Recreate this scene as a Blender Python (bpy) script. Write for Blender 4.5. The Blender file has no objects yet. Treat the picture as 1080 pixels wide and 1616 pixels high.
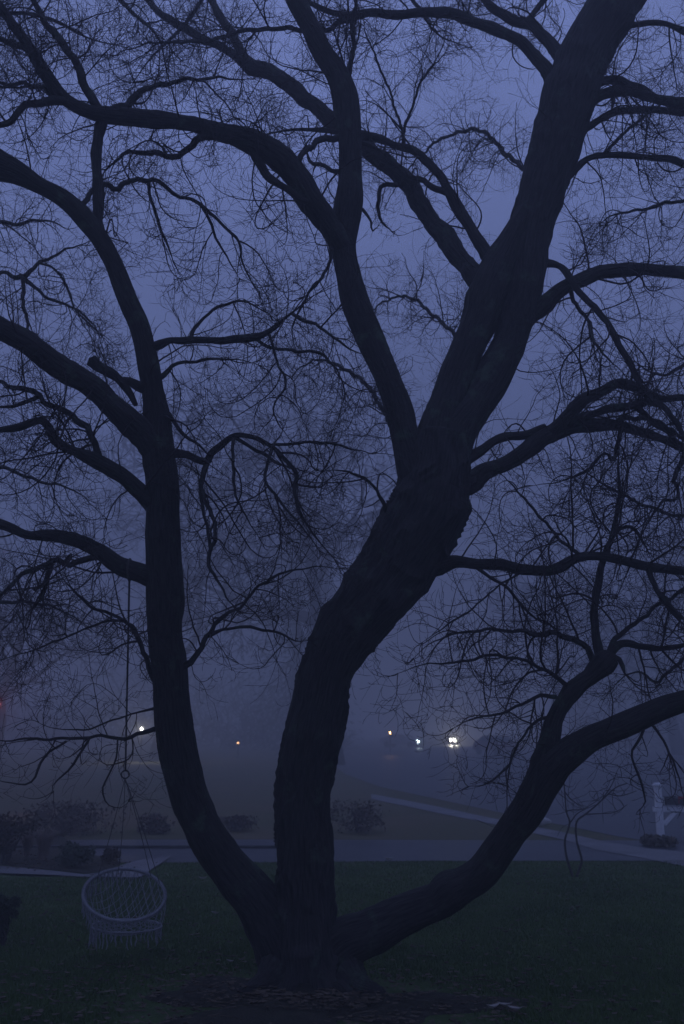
import bpy, math, random
import numpy as np
from mathutils import Vector, noise as mnoise

R = random.Random(11)
NR = np.random.default_rng(7)
SC = bpy.context.scene
COL = SC.collection
PI = math.pi

# ------------------------------------------------------------------ camera, world, light, exposure
FPX, W, H = 1571.0, 1080.0, 1616.0
HOR = 1150.0
PITCH = math.atan((HOR - H / 2) / FPX)
CAMZ = 2.0
cam_d = bpy.data.cameras.new("camera")
cam = bpy.data.objects.new("camera", cam_d); COL.objects.link(cam)
cam.location = (0, 0, CAMZ)
cam.rotation_euler = (math.radians(90) + PITCH, 0, 0)
cam_d.sensor_fit = 'VERTICAL'; cam_d.sensor_height = 36.0; cam_d.sensor_width = 24.0
cam_d.lens = 36.0 * FPX / H
cam_d.clip_start = 0.05; cam_d.clip_end = 1500
cam_d.dof.use_dof = True; cam_d.dof.focus_distance = 8.9; cam_d.dof.aperture_fstop = 2.0
SC.camera = cam

world = bpy.data.worlds.new("World"); SC.world = world; world.use_nodes = True
nt = world.node_tree; nt.nodes.clear()
wo = nt.nodes.new("ShaderNodeOutputWorld"); bg = nt.nodes.new("ShaderNodeBackground")
sky = nt.nodes.new("ShaderNodeTexSky"); sky.sky_type = 'NISHITA'; sky.sun_disc = False
sky.sun_elevation = math.radians(1.0); sky.sun_rotation = math.radians(200); sky.dust_density = 2.0
mixw = nt.nodes.new("ShaderNodeMix"); mixw.data_type = 'RGBA'
mixw.inputs[0].default_value = 0.93                       # flat stratus covers nearly all of the clear dusk sky
# overcast sky: brightness rises from the horizon to the zenith as (1 + 2 sin h) / 3
tcw = nt.nodes.new("ShaderNodeTexCoord"); sepw = nt.nodes.new("ShaderNodeSeparateXYZ"); nt.links.new(tcw.outputs["Generated"], sepw.inputs[0])
mrw = nt.nodes.new("ShaderNodeMapRange"); mrw.inputs[1].default_value = 0; mrw.inputs[2].default_value = 1; mrw.inputs[3].default_value = .333; mrw.inputs[4].default_value = 1
nt.links.new(sepw.outputs[2], mrw.inputs[0])
sclw = nt.nodes.new("ShaderNodeVectorMath"); sclw.operation = 'SCALE'; sclw.inputs[0].default_value = (5.35, 7.1, 16.4)
nt.links.new(mrw.outputs[0], sclw.inputs[3]); cn = nt.nodes.new("ShaderNodeTexNoise"); cn.inputs["Scale"].default_value = 2.6; cn.inputs["Detail"].default_value = 3   # faint mottling of the cloud
nt.links.new(tcw.outputs["Generated"], cn.inputs["Vector"])
cr = nt.nodes.new("ShaderNodeMapRange"); cr.inputs[1].default_value = .3; cr.inputs[2].default_value = .7; cr.inputs[3].default_value = .80; cr.inputs[4].default_value = 1.2
nt.links.new(cn.outputs["Fac"], cr.inputs[0])
sc2 = nt.nodes.new("ShaderNodeVectorMath"); sc2.operation = 'SCALE'; nt.links.new(sclw.outputs[0], sc2.inputs[0]); nt.links.new(cr.outputs[0], sc2.inputs[3]); nt.links.new(sc2.outputs[0], mixw.inputs[7])
nt.links.new(sky.outputs[0], mixw.inputs[6]); nt.links.new(mixw.outputs[2], bg.inputs[0])
bg.inputs[1].default_value = 0.05
nt.links.new(bg.outputs[0], wo.inputs[0])

sun_d = bpy.data.lights.new("dusk_sun", 'SUN'); sun_d.energy = 0.012; sun_d.angle = math.radians(40)
sun_d.color = (0.8, 0.85, 1.0)
sun = bpy.data.objects.new("dusk_sun", sun_d); COL.objects.link(sun)
sun.rotation_euler = (math.radians(35), 0, math.radians(200))

SC.view_settings.view_transform = 'Standard'; SC.view_settings.look = 'None'
SC.view_settings.exposure = 0.0; SC.view_settings.gamma = 1.0
SC.view_settings.use_curve_mapping = False
SC.render.engine = 'CYCLES'
SC.cycles.volume_bounces = 3; SC.cycles.max_bounces = 6; SC.cycles.diffuse_bounces = 2
SC.cycles.use_denoising = True
SC.cycles.sample_clamp_indirect = 3.0

# ------------------------------------------------------------------ pixel <-> world
CP, SP = math.cos(PITCH), math.sin(PITCH)
def ray(px, py):
    u = (px - W / 2) / FPX; v = (H / 2 - py) / FPX
    return np.array([u, CP - v * SP, SP + v * CP])
def at(px, py, Y):
    d = ray(px, py); return np.array([0, 0, CAMZ]) + d * (Y / d[1])
def gnd(px, py, z=0.0):
    d = ray(px, py); t = (z - CAMZ) / d[2]
    return np.array([0, 0, CAMZ]) + d * t
def mpp(P):                                               # metres per photo pixel at a point
    return (P[1] * CP + (P[2] - CAMZ) * SP) / FPX

# ------------------------------------------------------------------ object helpers
def link(name, me, mats=None, parent=None, **kw):
    o = bpy.data.objects.new(name, me); COL.objects.link(o)
    if mats is not None and me is not None and not me.materials:
        for m in (mats if isinstance(mats, (list, tuple)) else [mats]): me.materials.append(m)
    if parent is not None: o.parent = parent
    for k, v in kw.items(): o[k] = v
    return o
def mesh(name, V, F, uv=None, smooth=True):
    """V (n,3), F list of arrays (m,k) of equal-size polygons."""
    me = bpy.data.meshes.new(name)
    V = np.asarray(V, dtype=np.float32)
    if not isinstance(F, list): F = [F]
    F = [np.asarray(f, dtype=np.int32) for f in F if len(f)]
    loops = np.concatenate([f.ravel() for f in F])
    tot = np.concatenate([np.full(len(f), f.shape[1], dtype=np.int32) for f in F])
    start = np.concatenate([[0], np.cumsum(tot)[:-1]]).astype(np.int32)
    me.vertices.add(len(V)); me.vertices.foreach_set("co", V.ravel())
    me.loops.add(len(loops)); me.loops.foreach_set("vertex_index", loops)
    me.polygons.add(len(tot)); me.polygons.foreach_set("loop_start", start); me.polygons.foreach_set("loop_total", tot)
    if uv is not None:
        l = me.uv_layers.new(name="UVMap"); l.data.foreach_set("uv", np.asarray(uv, dtype=np.float32)[loops].ravel())
    me.update(calc_edges=True); me.validate()
    me.polygons.foreach_set("use_smooth", np.full(len(tot), bool(smooth)))
    return me
def empty(name, loc, **kw):
    o = bpy.data.objects.new(name, None); COL.objects.link(o); o.location = loc; o.empty_display_size = 0.2
    for k, v in kw.items(): o[k] = v
    return o
class Geo:
    """collects polygons, builds one mesh"""
    def __init__(s): s.v = []; s.q = {}; s.n = 0
    def add(s, V, F):
        V = np.asarray(V, float); s.v.append(V)
        for f in F: s.q.setdefault(len(f), []).append([i + s.n for i in f])
        s.n += len(V)
    def addarr(s, V, Fa):
        V = np.asarray(V, float).reshape(-1, 3); s.v.append(V)
        for f in Fa:
            if len(f): s.q.setdefault(f.shape[1], []).extend((f + s.n).tolist())
        s.n += len(V)
    def box(s, c, d, rz=0, M=None, bev=0.0):
        x, y, z = d[0] / 2, d[1] / 2, d[2] / 2
        if bev > 0:
            b = min(bev, x * .9, y * .9, z * .9); V = []
            for sx in (-1, 1):
                for sy in (-1, 1):
                    for sz in (-1, 1):
                        V += [(sx * (x - b), sy * (y - b), sz * z), (sx * (x - b), sy * y, sz * (z - b)), (sx * x, sy * (y - b), sz * (z - b))]
            idx = lambda sx, sy, sz, k: ((sx > 0) * 4 + (sy > 0) * 2 + (sz > 0)) * 3 + k
            F = []
            for sg in (-1, 1):
                F.append([idx(-1, -1, sg, 0), idx(1, -1, sg, 0), idx(1, 1, sg, 0), idx(-1, 1, sg, 0)][::sg])
                F.append([idx(-1, sg, -1, 1), idx(-1, sg, 1, 1), idx(1, sg, 1, 1), idx(1, sg, -1, 1)][::sg])
                F.append([idx(sg, -1, -1, 2), idx(sg, 1, -1, 2), idx(sg, 1, 1, 2), idx(sg, -1, 1, 2)][::sg])
            for a in (-1, 1):
                for b2 in (-1, 1):
                    F.append([idx(-1, a, b2, 0), idx(1, a, b2, 0), idx(1, a, b2, 1), idx(-1, a, b2, 1)])
                    F.append([idx(a, -1, b2, 0), idx(a, 1, b2, 0), idx(a, 1, b2, 2), idx(a, -1, b2, 2)])
                    F.append([idx(a, b2, -1, 1), idx(a, b2, 1, 1), idx(a, b2, 1, 2), idx(a, b2, -1, 2)])
                    for c3 in (-1, 1): F.append([idx(a, b2, c3, 0), idx(a, b2, c3, 1), idx(a, b2, c3, 2)])
            V = np.array(V)
        else:
            V = np.array([(sx * x, sy * y, sz * z) for sx in (-1, 1) for sy in (-1, 1) for sz in (-1, 1)])
            F = [(0, 1, 3, 2), (4, 6, 7, 5), (0, 4, 5, 1), (2, 3, 7, 6), (0, 2, 6, 4), (1, 5, 7, 3)]
        if M is not None: V = V @ np.array(M).T
        if rz: cz, sz_ = math.cos(rz), math.sin(rz); V = V @ np.array([[cz, sz_, 0], [-sz_, cz, 0], [0, 0, 1]])
        s.add(V + np.array(c), F)
    def tube(s, pts, rad, seg=6, cap=True):
        V, F, _ = tube(pts, rad, seg, cap=cap); s.addarr(V, F)
    def build(s, name, mat, parent=None, smooth=False, **kw):
        me = mesh(name, np.concatenate(s.v), [np.array(q) for q in s.q.values()], smooth=smooth)
        return link(name, me, mat, parent, **kw)

def frames(P):
    P = np.asarray(P, float); T = np.gradient(P, axis=0); T /= np.linalg.norm(T, axis=1)[:, None] + 1e-12
    U = np.zeros_like(P)
    u = np.array([0, 1.0, 0]) - T[0] * T[0][1]                # seam faces away from the viewer side
    if np.linalg.norm(u) < 0.2: u = np.array([1.0, 0, 0]) - T[0] * T[0][0]
    u /= np.linalg.norm(u)
    for i in range(len(P)):
        u = u - T[i] * np.dot(u, T[i]); u /= np.linalg.norm(u) + 1e-12; U[i] = u
    return T, U, np.cross(T, U)
def tube(P, rad, seg, disp=None, cap=True):
    P = np.asarray(P, float); n = len(P); rad = np.broadcast_to(np.asarray(rad, float), (n,))
    T, U, B = frames(P)
    th = np.arange(seg) * 2 * PI / seg
    rr = rad[:, None] * np.ones((1, seg))
    if disp is not None: rr = rr + disp
    V = P[:, None, :] + rr[..., None] * (np.cos(th)[None, :, None] * U[:, None, :] + np.sin(th)[None, :, None] * B[:, None, :])
    V = V.reshape(-1, 3)
    i = np.arange(n - 1)[:, None] * seg; j = np.arange(seg)[None, :]; j2 = (j + 1) % seg
    Q = np.stack([i + j, i + j2, i + seg + j2, i + seg + j], -1).reshape(-1, 4)
    F = [Q]
    if cap:
        V = np.vstack([V, P[0] - T[0] * rad[0] * .3, P[-1] + T[-1] * rad[-1] * .5]); a = n * seg
        j = np.arange(seg); j2 = (j + 1) % seg
        F.append(np.stack([j2, j, np.full(seg, a)], -1)); F.append(np.stack([(n - 1) * seg + j, (n - 1) * seg + j2, np.full(seg, a + 1)], -1))
    L = np.concatenate([[0], np.cumsum(np.linalg.norm(np.diff(P, axis=0), axis=1))])
    uv = np.stack([np.broadcast_to(np.abs((th / PI) - 1)[None, :], (n, seg)), np.broadcast_to(L[:, None], (n, seg))], -1).reshape(-1, 2)
    if cap: uv = np.vstack([uv, uv[:1], uv[-1:]])
    return V, F, uv
def batch_tubes(lines, radii, seg):
    """many polylines -> V, Q ; grouped by point count"""
    groups = {}
    for l, r in zip(lines, radii): groups.setdefault(len(l), []).append((l, r))
    VV, QQ, off = [], [], 0
    for n, items in groups.items():
        P = np.array([a for a, _ in items]); r = np.array([b for _, b in items]); m = len(items)
        T = np.gradient(P, axis=1); T /= np.linalg.norm(T, axis=2)[..., None] + 1e-12
        ref = np.array([0.31, 0.9, 0.3]); U = np.cross(T, ref); U /= np.linalg.norm(U, axis=2)[..., None] + 1e-9
        B = np.cross(T, U); th = np.arange(seg) * 2 * PI / seg
        V = P[:, :, None, :] + r[:, :, None, None] * (np.cos(th)[None, None, :, None] * U[:, :, None, :] + np.sin(th)[None, None, :, None] * B[:, :, None, :])
        base = (np.arange(m) * n * seg)[:, None, None]; i = (np.arange(n - 1) * seg)[None, :, None]; j = np.arange(seg)[None, None, :]; j2 = (j + 1) % seg
        Q = np.stack([base + i + j, base + i + j2, base + i + seg + j2, base + i + seg + j], -1).reshape(-1, 4) + off
        VV.append(V.reshape(-1, 3)); QQ.append(Q); off += m * n * seg
    return np.concatenate(VV), np.concatenate(QQ)

# ------------------------------------------------------------------ materials
def mat(name, col, rough=0.9, var=0.25, scale=6.0, bump=0.0, bscale=30.0, col2=None, spec=0.2, tex='Object', emit=None, estr=0):
    m = bpy.data.materials.new(name); m.use_nodes = True; t = m.node_tree; b = t.nodes["Principled BSDF"]
    b.inputs["Roughness"].default_value = rough; b.inputs["Specular IOR Level"].default_value = spec
    tc = t.nodes.new("ShaderNodeTexCoord"); n = t.nodes.new("ShaderNodeTexNoise"); n.inputs["Scale"].default_value = scale
    n.inputs["Detail"].default_value = 5; t.links.new(tc.outputs[tex], n.inputs["Vector"])
    rmp = t.nodes.new("ShaderNodeValToRGB"); rmp.color_ramp.elements[0].position = 0.3; rmp.color_ramp.elements[1].position = 0.7
    c2 = col2 or tuple(min(1, c * (1 + var)) for c in col); c1 = col if col2 else tuple(c * (1 - var) for c in col)
    rmp.color_ramp.elements[0].color = (*c1, 1); rmp.color_ramp.elements[1].color = (*c2, 1)
    t.links.new(n.outputs["Fac"], rmp.inputs[0]); t.links.new(rmp.outputs[0], b.inputs["Base Color"])
    if bump:
        n2 = t.nodes.new("ShaderNodeTexNoise"); n2.inputs["Scale"].default_value = bscale; n2.inputs["Detail"].default_value = 4
        t.links.new(tc.outputs[tex], n2.inputs["Vector"]); bp = t.nodes.new("ShaderNodeBump"); bp.inputs["Distance"].default_value = bump
        t.links.new(n2.outputs["Fac"], bp.inputs["Height"]); t.links.new(bp.outputs[0], b.inputs["Normal"])
    if emit: b.inputs["Emission Color"].default_value = (*emit, 1); b.inputs["Emission Strength"].default_value = estr
    return m
def bark_mat():
    m = bpy.data.materials.new("bark"); m.use_nodes = True; t = m.node_tree; b = t.nodes["Principled BSDF"]
    b.inputs["Roughness"].default_value = 0.85; b.inputs["Specular IOR Level"].default_value = 0.25
    uv = t.nodes.new("ShaderNodeUVMap"); mp = t.nodes.new("ShaderNodeMapping"); mp.inputs["Scale"].default_value = (11, 2.6, 1)
    t.links.new(uv.outputs[0], mp.inputs[0])
    n = t.nodes.new("ShaderNodeTexNoise"); n.inputs["Scale"].default_value = 2.2; n.inputs["Detail"].default_value = 7; n.inputs["Roughness"].default_value = .65
    t.links.new(mp.outputs[0], n.inputs["Vector"])
    tc = t.nodes.new("ShaderNodeTexCoord"); li = t.nodes.new("ShaderNodeTexNoise"); li.inputs["Scale"].default_value = 3.4; li.inputs["Detail"].default_value = 9; li.inputs["Roughness"].default_value = .72
    t.links.new(tc.outputs["Object"], li.inputs["Vector"])
    r1 = t.nodes.new("ShaderNodeValToRGB"); r1.color_ramp.elements[0].position = .35; r1.color_ramp.elements[1].position = .72
    r1.color_ramp.elements[0].color = (.012, .010, .010, 1); r1.color_ramp.elements[1].color = (.075, .066, .060, 1)
    r2 = t.nodes.new("ShaderNodeValToRGB"); r2.color_ramp.elements[0].position = .56; r2.color_ramp.elements[1].position = .68
    r2.color_ramp.elements[0].color = (0, 0, 0, 1); r2.color_ramp.elements[1].color = (1, 1, 1, 1)
    mx = t.nodes.new("ShaderNodeMix"); mx.data_type = 'RGBA'; mx.inputs[7].default_value = (.080, .105, .072, 1)
    t.links.new(n.outputs["Fac"], r1.inputs[0]); t.links.new(li.outputs["Fac"], r2.inputs[0])
    t.links.new(r2.outputs[0], mx.inputs[0]); t.links.new(r1.outputs[0], mx.inputs[6]); t.links.new(mx.outputs[2], b.inputs["Base Color"])
    bp = t.nodes.new("ShaderNodeBump"); bp.inputs["Distance"].default_value = .02; bp.inputs["Strength"].default_value = .9
    t.links.new(n.outputs["Fac"], bp.inputs["Height"]); t.links.new(bp.outputs[0], b.inputs["Normal"])
    return m
M_bark = bark_mat()
M_twig = mat("twig_bark", (.045, .032, .030), .8, .3, 9)
M_lawn = mat("lawn_soil", (.046, .078, .020), 1, .4, .55, .02, 40, col2=(.070, .110, .028))
M_grass = mat("grass_blades", (.055, .098, .022), .8, .4, 1.1, col2=(.10, .155, .042))
M_field = mat("dormant_field", (.070, .075, .030), 1, .3, .35, .03, 14, col2=(.11, .085, .045))
M_road = mat("wet_asphalt", (.034, .035, .040), .5, .2, .8, .004, 60, spec=.35)
M_conc = mat("pale_concrete", (.15, .145, .145), .8, .25, 1.3, .004, 50, spec=.3)
M_kerb = mat("kerb_stone", (.06, .058, .058), .8, .3, 4)
M_mulch = mat("brown_mulch", (.026, .024, .016), 1, .4, 12, .02, 60, col2=(.055, .048, .032))
M_leaf = mat("dead_leaf", (.035, .024, .015), .8, .5, 5, col2=(.16, .12, .08))
M_pale = mat("pale_leaf", (.42, .38, .34), .6, .2, 8)
M_cord = mat("cotton_cord", (.29, .29, .30), .9, .15, 40, .003, 200)
M_rope = mat("dark_rope", (.10, .09, .085), .9, .2, 40, .003, 200)
M_white = mat("white_post_paint", (.78, .78, .78), .5, .06, 9, .002, 60)
M_black = mat("black_metal", (.03, .03, .033), .45, .2, 20, spec=.5)
M_brown = mat("russet_foliage", (.060, .045, .032), .9, .4, 3, col2=(.10, .07, .05))
M_green = mat("evergreen_foliage", (.035, .045, .030), .9, .4, 3, col2=(.065, .075, .05))
M_fieldshrub = mat("thin_shrub_foliage", (.075, .060, .045), .9, .4, 3, col2=(.13, .10, .075))
M_straw = mat("straw_grass", (.20, .15, .12), .9, .3, 5, col2=(.32, .24, .20))
M_farbark = mat("distant_bark", (.06, .05, .045), .9, .3, 3)
M_far = mat("distant_twigs", (.055, .045, .045), .9, .3, 3)
M_stone = mat("pale_stone", (.45, .44, .42), .8, .2, 9, .01, 20)
M_paint = [mat("silver_car_paint", (.35, .36, .38), .3, .03, 2, spec=.6), mat("dark_car_paint", (.04, .045, .06), .3, .03, 2, spec=.6), mat("maroon_car_paint", (.12, .03, .03), .3, .03, 2, spec=.6)]
M_glass = mat("dark_glass", (.02, .022, .026), .1, .05, 2, spec=.8)
M_tyre = mat("tyre_rubber", (.02, .02, .02), .9, .1, 8)
def lamp_mat(name, c, s): return mat(name, (.8, .8, .8), .3, .02, 2, emit=c, estr=s)

# ------------------------------------------------------------------ haze
haze_m = bpy.data.materials.new("fog"); haze_m.use_nodes = True; t = haze_m.node_tree; t.nodes.clear()
ho = t.nodes.new("ShaderNodeOutputMaterial"); pv = t.nodes.new("ShaderNodeVolumePrincipled")
pv.inputs["Color"].default_value = (.68, .68, .69, 1); pv.inputs["Density"].default_value = .0145; pv.inputs["Anisotropy"].default_value = .35
t.links.new(pv.outputs[0], ho.inputs["Volume"])
hz = Geo(); hz.box((0, 100, 15), (290, 292, 32)); HZ = hz.build("haze", haze_m, kind="stuff", label="even bluish dusk fog filling the whole scene")

# ------------------------------------------------------------------ ground
def gz(x, y):                                              # gentle swell of the lawn
    return 0.05 * math.sin(x * .45 + 1) * math.sin(y * .5) * max(0, min(1, (13.5 - y) / 4)) 
def sheet(name, poly, z, m, **kw):
    P = [gnd(a, b)[:2] for a, b in poly]
    g = Geo(); n = len(P)
    g.add([(x, y, z) for x, y in P], [list(range(n))])
    return g.build(name, m, **kw)
nx, ny = 90, 150
xs = np.concatenate([np.linspace(-140, -16, 20), np.linspace(-14, 14, 110), np.linspace(16, 140, 20)])
ys = np.concatenate([np.linspace(-40, 3, 8), np.linspace(3.5, 16, 110), np.linspace(17, 240, 40)])
gv = np.array([(x, y, gz(x, y) + (0.012 * mnoise.noise(Vector((x * 3, y * 3, 0))) if 3 < y < 15 and abs(x) < 14 else 0)) for y in ys for x in xs])
nxx = len(xs); ii = np.arange(len(ys) - 1)[:, None] * nxx; jj = np.arange(nxx - 1)[None, :]
gq = np.stack([ii + jj, ii + jj + 1, ii + nxx + jj + 1, ii + nxx + jj], -1).reshape(-1, 4)
link("lawn_ground", mesh("lawn_ground", gv, gq), M_lawn, kind="structure", label="dark green lawn under the tree running to the lane")

# far field beyond the lane (brownish), lane, cross street, pale path, garden bed, walkway
def strip(name, a, b, z, m, **kw):                         # two lists of ground points (x,y) -> quads
    g = Geo(); n = len(a)
    V = [(x, y, z) for x, y in a] + [(x, y, z) for x, y in b]
    g.add(V, [(i, i + 1, n + i + 1, n + i) for i in range(n - 1)]); return g.build(name, m, **kw)
Yn, Yk1, Yk2, Yf = gnd(540, 1361)[1], gnd(540, 1341)[1], gnd(540, 1338)[1], gnd(540, 1327)[1]
XS = np.linspace(-120, 120, 80)
wob = lambda x, k: .12 * math.sin(x * .35 + k) + .05 * math.sin(x * 1.3 + k)
strip("field", [(x, Yf - .05) for x in XS], [(x, 236) for x in XS], .008, M_field, kind="structure", label="brown dormant field beyond the lane fading into fog")
strip("lane", [(x, Yn + wob(x, 0)) for x in XS], [(x, Yf + wob(x, 2)) for x in XS], .012, M_road, kind="structure", label="wet asphalt lane crossing behind the tree")
kg = Geo()
for i in range(len(XS) - 1):
    x0, x1 = XS[i], XS[i + 1]
    if x0 > -.9: break
    x1 = min(x1, -.8)
    yy = (Yk1 + Yk2) / 2
    kg.box(((x0 + x1) / 2, yy, .030), (x1 - x0 + .001, .10, .05))
kg.build("kerb", M_kerb, kind="structure", label="low dark kerb running along the middle of the lane at left")
sheet("street", [(1500, 1405), (1080, 1331), (1020, 1328), (974, 1321), (916, 1309), (861, 1298), (780, 1281), (700, 1264), (600, 1242), (545, 1222), (520, 1202), (505, 1180), (503, 1163), (560, 1160), (700, 1166), (1000, 1182), (1500, 1210)], .016, M_road, kind="structure", label="wide wet street running away into the fog at right")
sheet("path", [(586, 1254), (640, 1264), (700, 1276), (755, 1288), (840, 1305), (890, 1315), (950, 1329), (1010, 1339), (1080, 1347), (1300, 1366), (1300, 1400), (1080, 1369), (1015, 1356), (940, 1343), (890, 1327), (840, 1316), (755, 1297), (700, 1286), (640, 1273), (586, 1262)], .020, M_conc, kind="structure", label="pale concrete path slanting beside the street at right")
sheet("walkway", [(-300, 1360), (0, 1369), (83, 1377), (133, 1383), (165, 1379), (192, 1368), (225, 1359), (272, 1353), (256, 1364), (240, 1374), (228, 1384), (217, 1388), (133, 1387), (83, 1384), (0, 1381), (-300, 1374)], .028, M_conc, kind="structure", label="pale concrete walkway curving from the lane past the garden bed")
sheet("garden_bed", [(-300, 1300), (0, 1306), (100, 1322), (120, 1340), (150, 1352), (192, 1363), (175, 1374), (135, 1381), (83, 1375), (0, 1367), (-300, 1358)], .024, M_mulch, kind="structure", label="dark mulched garden bed between lane and walkway at left")
# mulch ring under the tree: low mound
g = Geo(); cb = gnd(480, 1566); V = [(cb[0], cb[1] + .1, .10)]; F = []
NA, NRr = 64, 14
for k in range(1, NRr + 1):
    for a in range(NA):
        an = a * 2 * PI / NA; rr = k / NRr * (.95 + .35 * math.sin(3 * an + 1) + .2 * math.sin(7 * an))
        x, y = cb[0] + rr * 1.25 * math.cos(an), cb[1] - .35 + rr * math.sin(an) * .8
        z = gz(x, y) + .07 * (1 - (k / NRr) ** 2) - (.02 if k == NRr else -.004) + .035 * mnoise.noise(Vector((x * 5, y * 5, 3))) * min(1, (NRr - k) / 3)
        V.append((x, y, z))
for a in range(NA): F.append((0, 1 + a, 1 + (a + 1) % NA))
for k in range(NRr - 1):
    for a in range(NA): F.append((1 + k * NA + a, 1 + (k + 1) * NA + a, 1 + (k + 1) * NA + (a + 1) % NA, 1 + k * NA + (a + 1) % NA))
g.add(V, F); g.build("mulch_bed", M_mulch, smooth=True, kind="structure", label="brown mulch mounded round the foot of the tree")

# grass blades
def blades(name, n, poly, h, m, lab, avoid=None, wid=.006):
    V = []; F = []; c = 0
    while c < n:
        u = R.random(); y = 6.3 + (Yn + .05 - 6.3) * (u ** 1.3); x = R.uniform(-.40, .40) * y
        if avoid and avoid(x, y): continue
        hh = h * R.uniform(.5, 1.4); a = R.uniform(0, PI); dx, dy = math.cos(a) * wid, math.sin(a) * wid
        lx, ly = R.gauss(0, .3) * hh, R.gauss(0, .3) * hh; z = gz(x, y) - .004
        V += [(x - dx, y - dy, z), (x + dx, y + dy, z), (x + lx, y + ly, z + hh)]; F.append((3 * c, 3 * c + 1, 3 * c + 2)); c += 1
    return link(name, mesh(name, V, np.array(F), smooth=False), m, kind="stuff", label=lab)
wk = lambda x, y: ((x - cb[0]) / 1.7) ** 2 + ((y - cb[1] + .3) / 1.3) ** 2 < R.uniform(.5, 1)
def wkay(x, y): return wk(x, y) or (y > gnd(0, 1385)[1] - .05 and x < gnd(225, 1386)[0]) or y > Yn + wob(x, 0) + .04 or (y > gnd(225, 1386)[1] and x < gnd(262, 1362)[0])
blades("grass", 200000, None, .035, M_grass, "short dark grass of the lawn", wkay)

# leaf litter (uncountable) and single pale leaves
def leafmesh(s, curl):
    g = Geo(); V = []
    for i, (u, w) in enumerate([(-1, 0), (-.5, .5), (0, .62), (.5, .42), (1, 0), (.5, -.42), (0, -.62), (-.5, -.5), (0, 0), (.5, 0), (-.5, 0)]):
        V.append((u * s, w * s, curl * s * (u * u + abs(w)) + R.uniform(0, .12) * s))
    F = [(0, 1, 10), (1, 2, 8, 10), (2, 3, 9, 8), (3, 4, 9), (4, 5, 9), (5, 6, 8, 9), (6, 7, 10, 8), (7, 0, 10)]
    return np.array(V), F
g = Geo()
for k in range(3600):
    if k < 1700:
        a = R.uniform(0, 2 * PI); rr = abs(R.gauss(0, 1.2)); x, y = cb[0] + rr * 1.4 * math.cos(a), cb[1] - .3 + rr * .8 * math.sin(a)
        if y < 5: continue
    elif k < 3200: y = R.uniform(7, 15.5); x = R.uniform(-.4, .4) * y
    else:
        p = gnd(R.uniform(-40, 190), R.uniform(1352, 1380)); x, y = p[0], p[1]
    V, F = leafmesh(R.uniform(.014, .038), R.uniform(0, .6)); a = R.uniform(0, 6.28); c, s = math.cos(a), math.sin(a)
    V = V @ np.array([[c, s, 0], [-s, c, 0], [0, 0, 1]]); V = V + np.array([x, y, gz(x, y) + (.075 if ((x - cb[0]) / 1.6) ** 2 + ((y - cb[1]) / 1.2) ** 2 < .35 else .03) + (.04 if y > 12 else 0)])
    g.add(V, F)
for k in range(150):                                       # fallen bits of twig among the leaves
    y = R.uniform(7, 13); x = R.uniform(-.38, .36) * y
    if k < 70: x, y = cb[0] + R.gauss(0, 1.3), cb[1] + R.gauss(-.2, .7)
    if y < 5.5: continue
    a = R.uniform(0, 6.28); ln_ = R.uniform(.05, .28); g.tube(np.array([(x + math.cos(a + .5 * f * f) * ln_ * f, y + math.sin(a + .5 * f * f) * ln_ * f, gz(x, y) + (.085 if k < 70 else .03)) for f in (0, .35, .7, 1)]), [.0045, .004, .003, .002], 4)
g.build("leaf_litter", M_leaf, kind="stuff", label="brown leaves and bits of twig scattered round the trunk and over the lawn")
lv = [(778, 1592, .05, "largest pale fallen leaf on the dark lawn near the bottom edge, right of the trunk"), (797, 1588, .045, "pale fallen leaf lying just left of the hooked one near the bottom edge"),
      (813, 1595, .045, "small hooked pale leaf at the right end of the bottom-edge row"), (614, 1361, .06, "tiny pale leaf on the grass at the edge of the lane right of the trunk"), (364, 1520, .03, "thin pale leaf on the lawn left of the trunk foot"),
      (320, 1392, .05, "pale leaf on the lawn close to the leaning left stem"), (340, 1447, .04, "pale leaf beside the underside of the left stem")]
for px, py, s, lab in lv:
    p = gnd(px, py); V, F = leafmesh(s, .7); g = Geo(); g.add(V * np.array([1.3, .55, 1]), F)
    o = g.build("fallen_leaf", M_pale, label=lab, category="leaf", group="pale leaves fallen on the lawn"); o.location = (p[0], p[1], gz(p[0], p[1]) + .035); o.rotation_euler = (.15, 0, R.uniform(-.5, .5))

# ------------------------------------------------------------------ the great tree
def vnoise(nu, nv, seed, U, Vv):                           # value noise, periodic in u
    rg = np.random.default_rng(seed); G = rg.random((nu, nv + 3))
    u = (U % 1.0) * nu; v = np.clip(Vv, 0, nv)
    i = np.floor(u).astype(int); j = np.floor(v).astype(int); fu = u - i; fv = v - j
    fu = fu * fu * (3 - 2 * fu); fv = fv * fv * (3 - 2 * fv); i %= nu; i2 = (i + 1) % nu
    return (G[i, j] * (1 - fu) + G[i2, j] * fu) * (1 - fv) + (G[i, j + 1] * (1 - fu) + G[i2, j + 1] * fu) * fv
def catmull(P, n=12):
    P = np.asarray(P, float); Q = np.vstack([2 * P[0] - P[1], P, 2 * P[-1] - P[-2]]); out = []
    for i in range(1, len(Q) - 2):
        p0, p1, p2, p3 = Q[i - 1], Q[i], Q[i + 1], Q[i + 2]
        for k in range(n):
            s = k / n
            out.append(.5 * ((2 * p1) + (-p0 + p2) * s + (2 * p0 - 5 * p1 + 4 * p2 - p3) * s * s + (-p0 + 3 * p1 - 3 * p2 + p3) * s ** 3))
    out.append(P[-1]); return np.array(out)
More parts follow.
